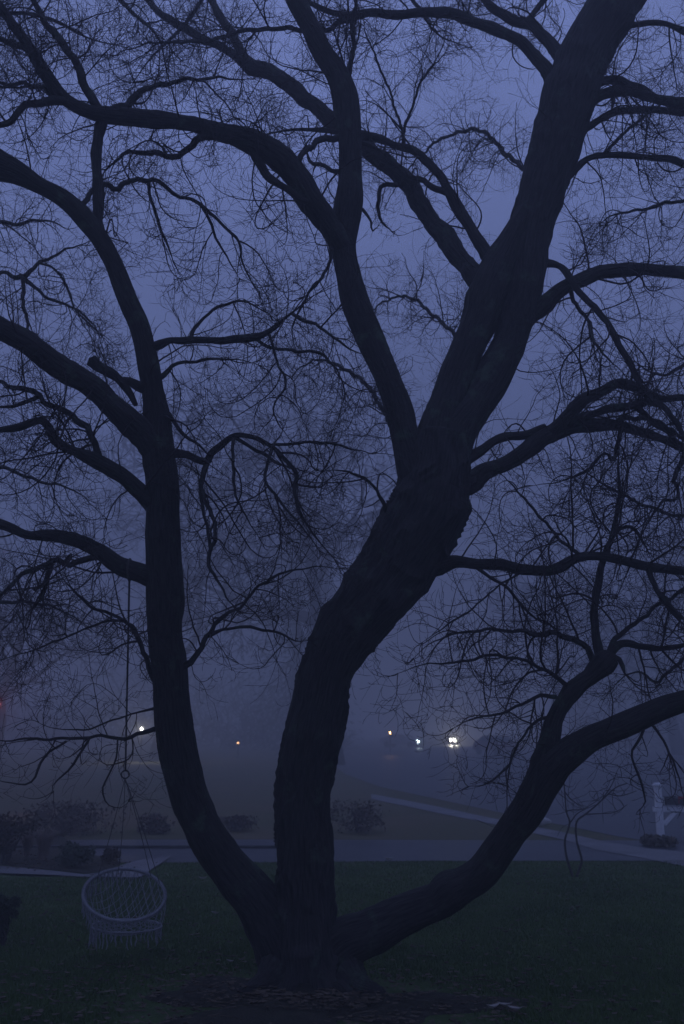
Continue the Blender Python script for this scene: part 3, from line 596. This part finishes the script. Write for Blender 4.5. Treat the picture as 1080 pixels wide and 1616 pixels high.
# openings in the crown where the photograph shows clear fog (x, y, rx, ry, keep)
GAPS = [(705,150,50,58,.3),(225,440,50,70,.3),(600,430,70,110,1),(610,1090,90,110,.1),(670,480,70,70,.9),(620,330,40,60,.7),(395,1180,120,110,.12),(640,1250,140,90,.05),(290,600,60,70,.7),(1050,480,50,50,.5),(420,1100,60,60,.5),(130,1330,200,80,.05),(950,1330,160,90,.05),(620,1400,260,150,0),(200,1400,220,150,0),(700,640,60,90,.8),(590,620,50,60,.9)]
def keep(P):
    v = P - np.array([0, 0, CAMZ]); dep = v[1] * CP + v[2] * SP; x = W / 2 + FPX * v[0] / dep; y = H / 2 - FPX * (-v[1] * SP + v[2] * CP) / dep
    for gx, gy, rx, ry, k in GAPS:
        if ((x - gx) / rx) ** 2 + ((y - gy) / ry) ** 2 < 1: return k
    return 1
for key, d in LIMBS.items():
    P, r, Lm = d["P"], d["r"], d["L"]; n = int(d["dens"] * Lm * 1.15)
    for _ in range(n):
        f = NR.uniform(d["tw0"], 1.0); i = min(len(P) - 2, int(f * (len(P) - 1)))
        T = P[i + 1] - P[i]; T /= np.linalg.norm(T)
        side = np.cross(T, NR.normal(0, 1, 3)); side /= np.linalg.norm(side) + 1e-9
        upk = NR.random() < d["up"]
        nd = T * NR.uniform(.1, .9) + side; nd[2] += .45 if upk else -.3
        ln = NR.uniform(.25, 1.15) * d["tl"] * (1.1 - .35 * f); 
        end = P[i] + nd / np.linalg.norm(nd) * ln * .6
        if NR.random() > min(keep(end), keep(P[i] + (end - P[i]) * .5)): continue
        r0 = min(r[i] * .6, NR.uniform(.0046, .0092) * (ln / .7) ** .5)
        grow(P[i] + side * r[i] * .7, nd, ln, max(r0, .0026), 1, upk)
for key, d in LIMBS.items():                               # limb tips run out into twigs
    if d["A"][-1, 3] < .019:
        T = d["P"][-1] - d["P"][-3]; T /= np.linalg.norm(T)
        for _ in range(3):
            nd = T + NR.normal(0, .35, 3); grow(d["P"][-1] - T * .02, nd, NR.uniform(.25, .6) * d["tl"], max(.0035, d["r"][-1] * .95), 1, NR.random() < .5)
ntri = 0
gV, gQ, off = [], [], 0
for seg, (ls, rs) in TW.items():
    V, Q = batch_tubes(ls, rs, seg); gV.append(V); gQ.append(Q + off); off += len(V); ntri += len(Q) * 2
print("TWIG TRIS", ntri, {k: len(v[0]) for k, v in TW.items()})
link("crown", mesh("crown", np.concatenate(gV) - TO, np.concatenate(gQ)), M_twig, TREE, kind="stuff")

# ------------------------------------------------------------------ rope and hanging chair
CH_Y = 9.25
def onrope(px, py, Y=CH_Y): return at(px, py, Y)
c0 = at(197, 1411, CH_Y)
chair = empty("hanging_chair", (c0[0], c0[1], 0), label="round white macrame hammock chair with fringed seat, hanging on ropes over the left lawn", category="hanging chair")
CO = np.array([c0[0], c0[1], 0])
roll, tilt = math.radians(-11), math.radians(27)
ax = np.array([math.cos(roll), 0, math.sin(roll)]); bx = np.array([-math.sin(roll) * math.sin(tilt), math.cos(tilt), math.cos(roll) * math.sin(tilt)])
bx /= np.linalg.norm(bx)
RR = 63.5 * mpp(c0)
c0 = c0 - CO
def rim(a, r=RR, c=None): return (c0 if c is None else c) + r * (math.cos(a) * ax + math.sin(a) * bx)
N = 72
g = Geo(); pts = np.array([rim(k * 2 * PI / N) for k in range(N + 1)]); g.tube(pts, .0125, 10, cap=False); g.build("rim", M_cord, chair, smooth=True)
# cord wrap on rim
g = Geo()
wr = [rim(k * 2 * PI / 900) + .0155 * (math.cos(k * .9) * np.array([0, 0, 1.]) + math.sin(k * .9) * (math.cos(k * 2 * PI / 900) * ax + math.sin(k * 2 * PI / 900) * bx)) for k in range(901)]
g.tube(np.array(wr), .0035, 4, cap=False); g.build("rim_wrap", M_cord, chair)
lc = at(200, 1461, CH_Y - .02) - CO; R2 = .30
ring2 = lambda a: lc + R2 * np.array([math.cos(a), math.sin(a), -.03 * math.cos(a)])
g = Geo(); g.tube(np.array([ring2(k * 2 * PI / 48) for k in range(49)]), .010, 8, cap=False); g.build("seat_ring", M_cord, chair, smooth=True)
# net wall between rim and seat ring: crossing cords
g = Geo()
for k in range(20):
    for sg in (-1, 1):
        a0 = k * 2 * PI / 20; ln = []
        for q in range(8):
            f = q / 7; a = a0 + sg * f * .52; p = rim(a) * (1 - f) + ring2(a) * f; mid_ = (c0 + lc) / 2
            p = p + (p - mid_) * (.05 * math.sin(f * PI)) * np.array([1, 1, 0]); ln.append(p)
        g.tube(np.array(ln), .0026, 4)
g.build("net_wall", M_cord, chair)
# seat net sagging inside the seat ring
g = Geo()
for k in range(-5, 6):
    for dr in ((1, 1), (1, -1)):
        u = np.array(dr) / math.sqrt(2); nrm = np.array([-u[1], u[0]]); o_ = k / 5.5; h_ = math.sqrt(max(0, 1 - o_ * o_)); ln = []
        for q in range(9):
            s_ = (q / 8 * 2 - 1) * h_; xy = (nrm * o_ + u * s_) * R2; ln.append(lc + np.array([xy[0], xy[1], -.07 * (1 - min(1, o_ * o_ + s_ * s_))]))
        g.tube(np.array(ln), .0028, 4)
g.build("seat_net", M_cord, chair)
# back net: diamond cords tied up from the rear rim to the suspension
hr = at(198, 1222, CH_Y) - CO
g = Geo()
for k in range(-6, 7):
    for dr in ((.55, 1), (-.55, 1)):
        u = np.array(dr); u /= np.linalg.norm(u); nrm = np.array([-u[1], u[0]]); o_ = k / 6.6; h_ = math.sqrt(max(0, 1 - o_ * o_)); ln = []
        for q in range(11):
            s_ = (q / 10 * 2 - 1) * h_; xy = nrm * o_ + u * s_; sag = -.20 * (1 - min(1, o_ * o_ + s_ * s_)) ** .8
            ln.append(c0 + RR * (xy[0] * ax + xy[1] * bx) + np.array([0, 0, sag]))
        g.tube(np.array(ln), .0026, 4)
g.build("back_net", M_cord, chair)
# fringe
proto = []
for v in range(4):
    lnn = [.08, .11, .14, .17][v]; g = Geo()
    g.tube(np.array([(0.006 * math.sin(q * 1.3 + v), .005 * math.cos(q), -lnn * q / 6) for q in range(7)]), [.0042, .006, .0055, .0062, .0066, .0062, .004], 5)
    V = np.concatenate(g.v); me = mesh("fringe_strand", V, [np.array(q) for q in g.q.values()]); me.materials.append(M_cord); proto.append(me)
for k in range(46):
    a = k * 2 * PI / 46 + R.uniform(-.02, .02); p = ring2(a)
    left = math.cos(a) < -.2
    me = proto[R.choice([2, 3, 2]) if left else R.choice([0, 1, 1, 2])]
    o = link("fringe_strand", me, None, chair); o.location = p; o.rotation_euler = (R.gauss(0, .05), R.gauss(0, .06), R.uniform(0, 6))
for k in range(26):
    a = PI * .62 + k / 25 * PI * .9; o = link("fringe_strand", proto[R.choice([2, 3])], None, chair); o.location = rim(a); o.rotation_euler = (R.gauss(0, .04), R.gauss(0, .04), 0)
# ropes
top = at(198, 897, CH_Y)
tl = LIMBS["LD"]; ii_ = np.argmin(np.abs(tl["P"][:, 0] - at(199, 897, tl["P"][:, 1].mean())[0])); tp = tl["P"][ii_]; tr = tl["r"][ii_]
hangtop = np.array([tp[0], tp[1], tp[2] - tr]) - CO
g = Geo(); g.tube(np.array([hr + np.array([0, 0, .03]) + (hangtop - hr) * f for f in np.linspace(0, 1, 12)]), .0085, 6)
g.tube(np.array([hangtop + np.array([0, math.cos(a) * (tr + .012), tr + math.sin(a) * (tr + .012)]) for a in np.linspace(-PI / 2, 1.5 * PI, 20)]), .010, 6)
g.build("hanging_rope", M_rope, chair, smooth=True)
g = Geo(); g.tube(np.array([hr + .035 * np.array([math.cos(a), 0, math.sin(a)]) for a in np.linspace(0, 2 * PI, 20)]), .007, 6, cap=False); g.build("hanging_ring", M_black, chair, smooth=True)
for a in (math.radians(64), math.radians(42), math.radians(116), math.radians(150)):
    e = rim(a); g = Geo(); pts = np.array([hr - np.array([0, 0, .03]) + (e - hr) * f + np.array([.01, 0, 0]) * math.sin(f * 3.1) for f in np.linspace(0, 1, 10)])
    pts[0] = hr - np.array([0, 0, .035]); g.tube(pts, .0032, 6); g.build("suspension_rope", M_rope, chair, smooth=True)

# ------------------------------------------------------------------ sapling, mailbox, stone
def small_tubes(name, items, m, parent, org):
    g = Geo()
    for pts, rad, seg in items: g.tube(np.array(pts) - org, rad, seg)
    return g.build(name, m, parent, smooth=True)
SY = gnd(908, 1384)[1]; so = np.array([*gnd(908, 1384)[:2], 0])
sap = empty("sapling", tuple(so), label="thin young tree with two wavy crossing stems on the far lawn edge at right", category="sapling")
def pl(pts): return catmull(np.array([at(a, b, SY) for a, b in pts]), 6)
mainstems = [[(906,1388),(898,1365),(893,1345),(892,1325),(898,1305),(899,1295),(894,1280),(892,1255),(890,1225),(894,1190)], [(908,1388),(916,1368),(918,1355),(911,1330),(909,1308),(912,1294),(924,1285),(940,1272),(955,1258),(972,1243),(990,1236)]]
for q, st in enumerate(mainstems):
    c = pl(st); g = Geo(); g.tube(c - so, np.linspace(.019, .007, len(c)), 8); g.build("stem", M_farbark, sap, smooth=True)
tl_, tr_ = [], []
for st in [[(899,1300),(910,1285),(922,1278),(940,1270)], [(893,1280),(905,1278),(920,1277),(945,1262)], [(892,1250),(902,1262),(920,1274)], [(925,1285),(945,1284),(970,1282),(990,1270)], [(960,1253),(980,1256),(1005,1248)], [(892,1240),(880,1215),(875,1190)], [(950,1262),(965,1240),(975,1215)], [(893,1225),(905,1205),(915,1180)]]:
    c = pl(st); g2 = resample(np.column_stack([c, c[:, 0]]), .05)[0][:, :3]; tl_.append(g2); tr_.append(np.linspace(.009, .004, len(g2)))
    for _ in range(5):
        p = g2[NR.integers(len(g2))]; d = NR.normal(0, 1, 3); d[2] += .6; d /= np.linalg.norm(d); ln = [p]
        for _k in range(6): d = d + NR.normal(0, .25, 3); d /= np.linalg.norm(d); ln.append(ln[-1] + d * .05)
        tl_.append(np.array(ln)); tr_.append(np.linspace(.004, .002, 7))
V, Q = batch_tubes(tl_, tr_, 4); link("crown", mesh("crown", V - so, Q), M_twig, sap, kind="stuff")

mb0 = gnd(1043, 1321); my = mb0[1]; s_ = mpp(np.array([mb0[0], my, .6]))
mo = np.array([mb0[0], my, 0])
mail = empty("mailbox", tuple(mo), label="dark mailbox on a white bracketed wooden post beside the street at the right edge", category="mailbox")
ph_ = 74 * s_
g = Geo(); g.box((0, 0, ph_ / 2 + .02), (.12, .12, ph_ + .04), bev=.008); g.build("post", M_white, mail)
g = Geo(); g.box((0, 0, ph_ + .055), (.165, .165, .03), bev=.006); g.box((0, 0, ph_ + .085), (.12, .12, .03), bev=.012); g.build("post_cap", M_white, mail)
g = Geo(); g.box((.20, 0, 42 * s_), (.62, .10, .10), bev=.008); g.build("arm", M_white, mail)
a_ = math.radians(45); Mx = [[math.cos(a_), 0, -math.sin(a_)], [0, 1, 0], [math.sin(a_), 0, math.cos(a_)]]
g = Geo(); g.box((.20, 0, 29 * s_), (.34, .08, .07), M=Mx, bev=.006); g.build("brace", M_white, mail)
g = Geo(); bw, bh, bl = .17, .15, .50; V = []; F = []; prof = [(-bw / 2, 0), (bw / 2, 0)] + [(bw / 2 * math.cos(t_), bh * .5 + bw / 2 * math.sin(t_)) for t_ in np.linspace(0, PI, 11)]
for xx in (0, bl):
    for yy, zz in prof: V.append((.10 + xx, yy, 48 * s_ + .012 + zz))
n_ = len(prof)
for i in range(n_): F.append((i, (i + 1) % n_, n_ + (i + 1) % n_, n_ + i))
F += [list(range(n_))[::-1], list(range(n_, 2 * n_))]; g.add(V, F); box_o = g.build("box", M_black, mail)
g = Geo(); g.box((.085, 0, 48 * s_ + .09), (.012, .16, .13), bev=.004); g.build("door", M_white, box_o)
g = Geo(); g.box((.40, -.092, 48 * s_ + .14), (.10, .008, .05)); g.box((.36, -.092, 48 * s_ + .10), (.015, .008, .12)); g.build("flag", mat("red_flag", (.35, .03, .03), .5), box_o)

# ------------------------------------------------------------------ bushes and small plants
def bush_obj(name, px, py, wpx, hpx, m, label, cat, kind="leaf", n=900, group=None, squash=1.0, leaf=.03, stems=9):
    b = gnd(px, py); w = wpx * mpp(b) / 2; h = hpx * mpp(b)
    e = empty(name, (b[0], b[1], 0), label=label, category=cat)
    if group: e["group"] = group
    g = Geo()
    for k in range(stems):
        a = R.uniform(0, 6.28); r_ = R.uniform(.2, .8) * w; pts = [(0.1 * w * math.cos(a), .1 * w * math.sin(a), -.02)]
        for q in range(1, 6): pts.append((r_ * math.cos(a) * q / 5 + R.gauss(0, .02), r_ * math.sin(a) * q / 5 + R.gauss(0, .02), h * .85 * q / 5))
        g.tube(np.array(pts), np.linspace(.012, .004, 6), 4)
    g.build("stem", M_farbark, e)
    V, F = [], []
    cl = [(R.gauss(0, .42) * w, R.gauss(0, .42) * w, R.uniform(.25, .9) * h, R.uniform(.18, .38) * w) for _ in range(16)]
    for k in range(n):
        cx, cy, cz, cr = R.choice(cl); x, y, z = cx + R.gauss(0, cr * .7), cy + R.gauss(0, cr * .7), cz + R.gauss(0, cr * .55)
        if z < .02 or z > h * 1.1 or math.hypot(x, y) > w * 1.15: continue
        s = leaf * R.uniform(.6, 1.5); a = np.array([R.gauss(0, 1), R.gauss(0, 1), R.gauss(0, 1)]); a /= np.linalg.norm(a); c = np.cross(a, [R.gauss(0, 1), R.gauss(0, 1), R.gauss(0, 1)]); c /= np.linalg.norm(c) + 1e-9
        p = np.array([x, y, z]); i = len(V); V += [p - a * s, p + c * s * .5, p + a * s, p - c * s * .5]; F.append((i, i + 1, i + 2, i + 3))
    link("foliage", mesh("foliage", np.array(V), np.array(F), smooth=False), m, e, kind="stuff"); return e
def grass_clump(px, py, wpx, hpx, m, label):
    b = gnd(px, py); w = wpx * mpp(b) / 2; h = hpx * mpp(b); V, F = [], []
    for k in range(420):
        a = R.uniform(0, 6.28); r0 = R.uniform(0, .25) * w; r1 = R.uniform(.3, 1.0) * w; hh = h * R.uniform(.6, 1.05); wd = .004
        px_, py_ = -math.sin(a) * wd, math.cos(a) * wd; base = len(V); z = 0
        for q in range(5):
            f = q / 4; rr = r0 + (r1 - r0) * f ** 1.8; z = hh * (f - .25 * f * f * f) * 1.25; ww = 1 - f * .9
            V += [(rr * math.cos(a) - px_ * ww, rr * math.sin(a) - py_ * ww, z), (rr * math.cos(a) + px_ * ww, rr * math.sin(a) + py_ * ww, z)]
        F += [(base + 2 * q, base + 2 * q + 1, base + 2 * q + 3, base + 2 * q + 2) for q in range(4)]
    o = link("ornamental_grass", mesh("ornamental_grass", np.array(V), np.array(F), smooth=False), m, label=label, category="grass clump"); o.location = (b[0], b[1], .05)
bush_obj("shrub", 6, 1364, 92, 70, M_brown, "dark russet shrub at the left edge just behind the pale walkway", "shrub", n=2600)
bush_obj("shrub", 116, 1370, 66, 34, M_green, "low dark evergreen shrub at the point of the garden bed", "shrub", n=1600)
bush_obj("shrub", 176, 1364, 38, 22, M_brown, "small low brown shrub at the tip of the bed beside the lane", "shrub", n=700)
grass_clump(68, 1362, 60, 52, M_straw, "tall straw-coloured grass clump in the garden bed behind the walkway")
grass_clump(42, 1356, 40, 38, M_straw, "shorter straw-coloured grass clump beside the russet shrub")
bush_obj("shrub", 246, 1316, 60, 30, M_fieldshrub, "dark round shrub beyond the lane left of the leaning left stem", "shrub", n=1000, leaf=.035)
bush_obj("shrub", 372, 1312, 64, 22, M_fieldshrub, "smaller dark shrub beyond the lane between left stem and trunk", "shrub", n=700, leaf=.035)
bush_obj("shrub", 105, 1316, 170, 44, M_fieldshrub, "wide reddish-brown shrub beyond the lane at left", "shrub", n=2600, leaf=.035)
bush_obj("shrub", 566, 1314, 96, 46, M_fieldshrub, "faint brown twiggy shrub beyond the lane just right of the trunk", "shrub", n=1000, leaf=.035)
bush_obj("shrub", 1043, 1336, 56, 15, M_fieldshrub, "low brown shrub planted round the foot of the mailbox post", "shrub", n=1500, leaf=.04)
bush_obj("shrub", 4, 1494, 44, 78, M_green, "dark low shrub cut by the left edge on the near lawn", "shrub", n=2600, leaf=.022)
st0 = gnd(854, 1306); g = Geo(); V = []; F = []
for i in range(6):
    for j in range(10):
        a = j * .628; rr = math.sin((i + .3) / 6 * PI) * .16 * (1 + .2 * math.sin(3 * a + i)); V.append((rr * math.cos(a) * 1.3, rr * math.sin(a) * .7, .07 - .09 * math.cos((i + .3) / 6 * PI)))
for i in range(5):
    for j in range(10): F.append((i * 10 + j, i * 10 + (j + 1) % 10, (i + 1) * 10 + (j + 1) % 10, (i + 1) * 10 + j))
F += [list(range(10))[::-1], list(range(50, 60))]; g.add(V, F); o = g.build("stone", M_stone, label="small pale stone lying on the verge at the top edge of the concrete path", category="stone"); o.location = (st0[0], st0[1], .06)

# ------------------------------------------------------------------ distant trees
def fartree(seed, h, spread, droop=0.0, dense=1.0):
    rg = np.random.default_rng(seed); limbs = []; tw = [[], []]
    def seg(p, d, ln, r, lvl):
        n = 8; pts = [p]; st = ln / (n - 1)
        for i in range(1, n):
            d = d + rg.normal(0, .10 + .05 * lvl, 3); d[2] += (.05 if lvl < 2 else .02 - droop * .12); d /= np.linalg.norm(d); p = p + d * st; pts.append(p)
        rad = np.linspace(r, r * .45, n)
        (limbs if lvl < 2 else tw[0]).append((np.array(pts), rad) if lvl < 2 else pts)
        if lvl >= 2: tw[1].append(rad)
        if lvl < 5:
            nk = {0: 7, 1: 5, 2: 4, 3: 4, 4: 3}[lvl]
            for _ in range(int(nk * dense + .5)):
                i = rg.integers(2 if lvl else 3, n); q = pts[i]; s = np.cross(d, rg.normal(0, 1, 3)); s /= np.linalg.norm(s) + 1e-9
                nd = d * .6 + s * spread; nd[2] += .2
                seg(q, nd, ln * rg.uniform(.42, .68), max(rad[i] * .55, .010 if lvl > 2 else .02), lvl + 1)
    seg(np.array([0, 0, -.1]), np.array([0, 0, 1.0]), h * .5, h * .020, 0)
    g = Geo(); g.tube(limbs[0][0], limbs[0][1] * np.array([1.5] + [1.1] + [1] * 6), 10)
    g2 = Geo()
    for p_, r_ in limbs[1:]: g2.tube(p_, r_, 6)
    V, Q = batch_tubes([x for x in tw[0]], tw[1], 3)
    me0 = mesh("trunk", np.concatenate(g.v), [np.array(q) for q in g.q.values()]); me1 = mesh("limbs", np.concatenate(g2.v), [np.array(q) for q in g2.q.values()]); me2 = mesh("crown", V, Q)
    me0.materials.append(M_farbark); me1.materials.append(M_farbark); me2.materials.append(M_far); return me0, me1, me2
fts = [fartree(3, 11, .9, 1.0), fartree(5, 13, .8, .2), fartree(9, 9, 1.0, 1.2)]
def place_far(v, px, D, sc, rz, label, cat="tree"):
    x = (px - 540) / FPX * D
    e = empty("distant_tree", (x, D, .03), label=label, category=cat, group="bare trees fading into the fog"); e.rotation_euler = (0, 0, rz); e.scale = (sc, sc, sc)
    for nm, me in zip(("trunk", "limb", "crown"), fts[v]):
        o = link(nm, me, None, e)
        if nm != "trunk": o["kind"] = "stuff"
place_far(0, 0, 58, 1.7, .4, "bare drooping tree beyond the lane at the left edge, its twigs hanging low")
place_far(1, 262, 74, 2.5, 2.0, "large bare tree dim in fog right behind the leaning left stem")
place_far(2, 524, 58, 3.2, 1.0, "tallest bare tree in the fog, straight behind the main trunk")
place_far(1, 500, 90, 3.0, 4.0, "very faint tall bare tree farther behind the main trunk")
place_far(0, 1060, 80, 2.2, 3.0, "bare drooping tree across the street behind the mailbox")
place_far(2, 866, 84, 2.6, 5.0, "very faint bare tree across the street behind the rising right branch")

def conifer(px, D, h, rb, label, seed):
    rg = np.random.default_rng(seed); x = (px - 540) / FPX * D
    e = empty("evergreen_tree", (x, D, .03), label=label, category="tree")
    g = Geo(); g.tube(np.array([(0, 0, -.1), (0, 0, h * .5), (0, 0, h * .97)]), [h * .022, h * .013, .03], 10); g.build("trunk", M_farbark, e, smooth=True)
    V, F = [], []
    z = h * .05
    while z < h * .99:
        f = z / h; rr = rb * (1 - f) ** .8 * rg.uniform(.8, 1.1); nb = int(9 + 6 * (1 - f))
        for k in range(nb):
            a = rg.uniform(0, 6.28); L_ = rr * rg.uniform(.65, 1.15)
            for q in range(16):
                u = rg.uniform(.1, 1) ; rad = L_ * u; zz = z - .28 * rad - .12 * rad * u + rg.normal(0, .15); sp = .30 * (1.2 - u) * L_ * .5
                c = np.array([rad * math.cos(a) + rg.normal(0, sp), rad * math.sin(a) + rg.normal(0, sp), max(.1, zz)]); s = rg.uniform(.12, .34)
                d1 = np.array([math.cos(a), math.sin(a), -.5]) + rg.normal(0, .35, 3); d2 = np.array([-math.sin(a), math.cos(a), rg.normal(0, .4)])
                i = len(V); V += [c - d1 * s, c + d2 * s * .4, c + d1 * s, c - d2 * s * .4]; F.append((i, i + 1, i + 2, i + 3))
        z += h * .022
    link("crown", mesh("crown", np.array(V), np.array(F), smooth=False), M_green, e, kind="stuff")
conifer(470, 98, 30, 8, "broad dim evergreen in the fog directly behind the main trunk", 1)

# far-off wood closing the fields: one mass of twigs and brush
TL, TRd = [], []
for k in range(5200):
    px = R.choice([R.uniform(-160, 545), R.uniform(-160, 545), R.uniform(890, 1260)]); D = R.uniform(104, 140); x = (px - 540) / FPX * D
    hmax = 6.5 + 4.5 * mnoise.noise(Vector((x * .07, 3.1, 0))) + 2.5 * mnoise.noise(Vector((x * .35, 8, 0)))
    if px < 545 and px > 480: hmax *= (545 - px) / 65
    z0 = R.uniform(0, 1) ** 1.5 * hmax; p = np.array([x, D, z0]); d = np.array([R.gauss(0, .7), R.gauss(0, .4), R.uniform(.2, 1.2)]); ln = [p]
    for q in range(4): d = d + NR.normal(0, .3, 3); d /= np.linalg.norm(d); ln.append(ln[-1] + d * R.uniform(.25, .7))
    TL.append(np.array(ln)); TRd.append(np.linspace(.07, .015, 5) * (1.6 if z0 < 3 else 1))
V, Q = batch_tubes(TL, TRd, 3); link("far_woods", mesh("far_woods", V, Q), M_far, kind="stuff", label="low belt of bare woods and brush at the far edge of the field")

# ------------------------------------------------------------------ cars with lights, lamp posts
def car(px, D, yaw, paint, label, lit, lc=(1, .93, .78), power=60, es=180, tail=False):
    x = (px - 540) / FPX * D
    e = empty("car", (x, D, .05), label=label, category="car", group="cars on the foggy street"); e.rotation_euler = (0, 0, yaw)
    prof = [(-2.2, .35), (-2.25, .62), (-2.1, .82), (-1.2, .95), (-.55, 1.40), (.9, 1.45), (1.7, 1.02), (2.15, .95), (2.25, .6), (2.2, .35)]
    g = Geo(); V = []; F = []; n = len(prof)
    for sgn, w in ((-1, .88), (1, .88)):
        for xx, zz in prof: V.append((sgn * (w - (.18 if zz > 1.2 else (.04 if zz > .9 else 0))), xx, zz))
    for i in range(n): F.append((i, (i + 1) % n, n + (i + 1) % n, n + i))
    F += [list(range(n))[::-1], list(range(n, 2 * n))]; g.add(V, F); body = g.build("body", paint, e)
    g = Geo(); g.add([(-.66, -1.16, 1.0), (.66, -1.16, 1.0), (.60, -.60, 1.375), (-.60, -.60, 1.375)], [(0, 1, 2, 3)]); g.v[0] = g.v[0] + np.array([0, -.012, .012]); g.build("windscreen", M_glass, e)
    for sgn in (-1, 1):
        g = Geo(); g.add([(sgn * .865, -1.0, 1.0), (sgn * .865, 1.5, 1.02), (sgn * .725, .85, 1.36), (sgn * .725, -.5, 1.34)], [(0, 1, 2, 3)]); g.build("side_window", M_glass, e)
        for yy in (-1.4, 1.4):
            g = Geo(); g.tube(np.array([(sgn * .70, yy, .32), (sgn * .90, yy, .32)]), .32, 20); w_ = g.build("wheel", M_tyre, e, smooth=False)
            g = Geo(); g.tube(np.array([(sgn * .88, yy, .32), (sgn * .915, yy, .32)]), .19, 14); g.build("rim", M_stone, w_)
    for sgn in (-1, 1):
        on = lit in ("both",) or (lit == "left" and sgn < 0) or (lit == "right" and sgn > 0)
        yy = 2.26 if tail else -2.26
        g = Geo(); g.tube(np.array([(sgn * .66, yy * .985, .66), (sgn * .66, yy, .66)]), .08, 16)
        m_ = lamp_mat("lit_lamp", lc, es) if on else M_glass
        g.build("tail_light" if tail else "headlight", m_, e)
        if on:
            ld = bpy.data.lights.new("lamp_glow", 'POINT'); ld.energy = power; ld.color = lc; ld.shadow_soft_size = .06
            lo = bpy.data.objects.new("lamp_glow", ld); COL.objects.link(lo); lo.parent = e; lo.location = (sgn * .66, yy * 1.06, .66)
    return e
car(686, 128, math.radians(56), M_paint[0], "car with two bright white headlights facing out of the fog", "both", power=800, es=60)
car(632, 110, math.radians(60), M_paint[0], "car with a single cool white headlight showing, left of the bright pair", "left", lc=(.75, .95, 1), power=60, es=90)
car(778, 78, math.radians(20), M_paint[2], "car seen from behind with one amber light, right of the bright headlights", "left", lc=(1, .5, .12), power=14, es=60, tail=True)
def lamp_post(px, py, D, c, power, es, label, rad=.07):
    p = at(px, py, D); h = p[2]
    e = empty("lamp_post", (p[0], p[1], .03), label=label, category="lamp post", group="small lamps glowing in the fog")
    g = Geo(); g.tube(np.array([(0, 0, -.03), (0, 0, h - .16)]), .035, 8); g.box((0, 0, .02), (.16, .16, .06)); g.build("post", M_black, e)
    g = Geo(); g.tube(np.array([(0, 0, h - .16), (0, 0, h - .11)]), [.06, .09], 8); g.tube(np.array([(0, 0, h + .11), (0, 0, h + .20)]), [.12, .02], 8)
    for a in range(4): g.tube(np.array([(.08 * math.cos(a * PI / 2), .08 * math.sin(a * PI / 2), h - .12), (.10 * math.cos(a * PI / 2), .10 * math.sin(a * PI / 2), h + .12)]), .006, 4)
    g.build("lantern_frame", M_black, e)
    g = Geo(); g.tube(np.array([(0, 0, h - .06), (0, 0, h - .03), (0, 0, h + .02), (0, 0, h + .05)]), [rad * .6, rad, rad, rad * .5], 10); g.build("bulb", lamp_mat("lit_bulb", c, es), e, smooth=True)
    ld = bpy.data.lights.new("lamp_glow", 'POINT'); ld.energy = power; ld.color = c; ld.shadow_soft_size = .05
    lo = bpy.data.objects.new("lamp_glow", ld); COL.objects.link(lo); lo.parent = e; lo.location = (0, -.16, h)
lamp_post(224, 1151, 62, (1, .95, .82), 210, 40, "lamp post with a bright white lamp haloed in fog, left of the leaning stem", .065)
lamp_post(616, 1157, 80, (1, .55, .18), 14, 40, "lamp post with a small orange lamp, leftmost of the lights right of the trunk", .07)
lamp_post(376, 1173, 70, (1, .55, .25), 1.5, 4, "lamp post with a very faint orange lamp between left stem and trunk", .07)
lamp_post(-4, 1112, 24, (1, .18, .22), 26, .3, "lamp post with a red lamp glowing at the left edge", .07)
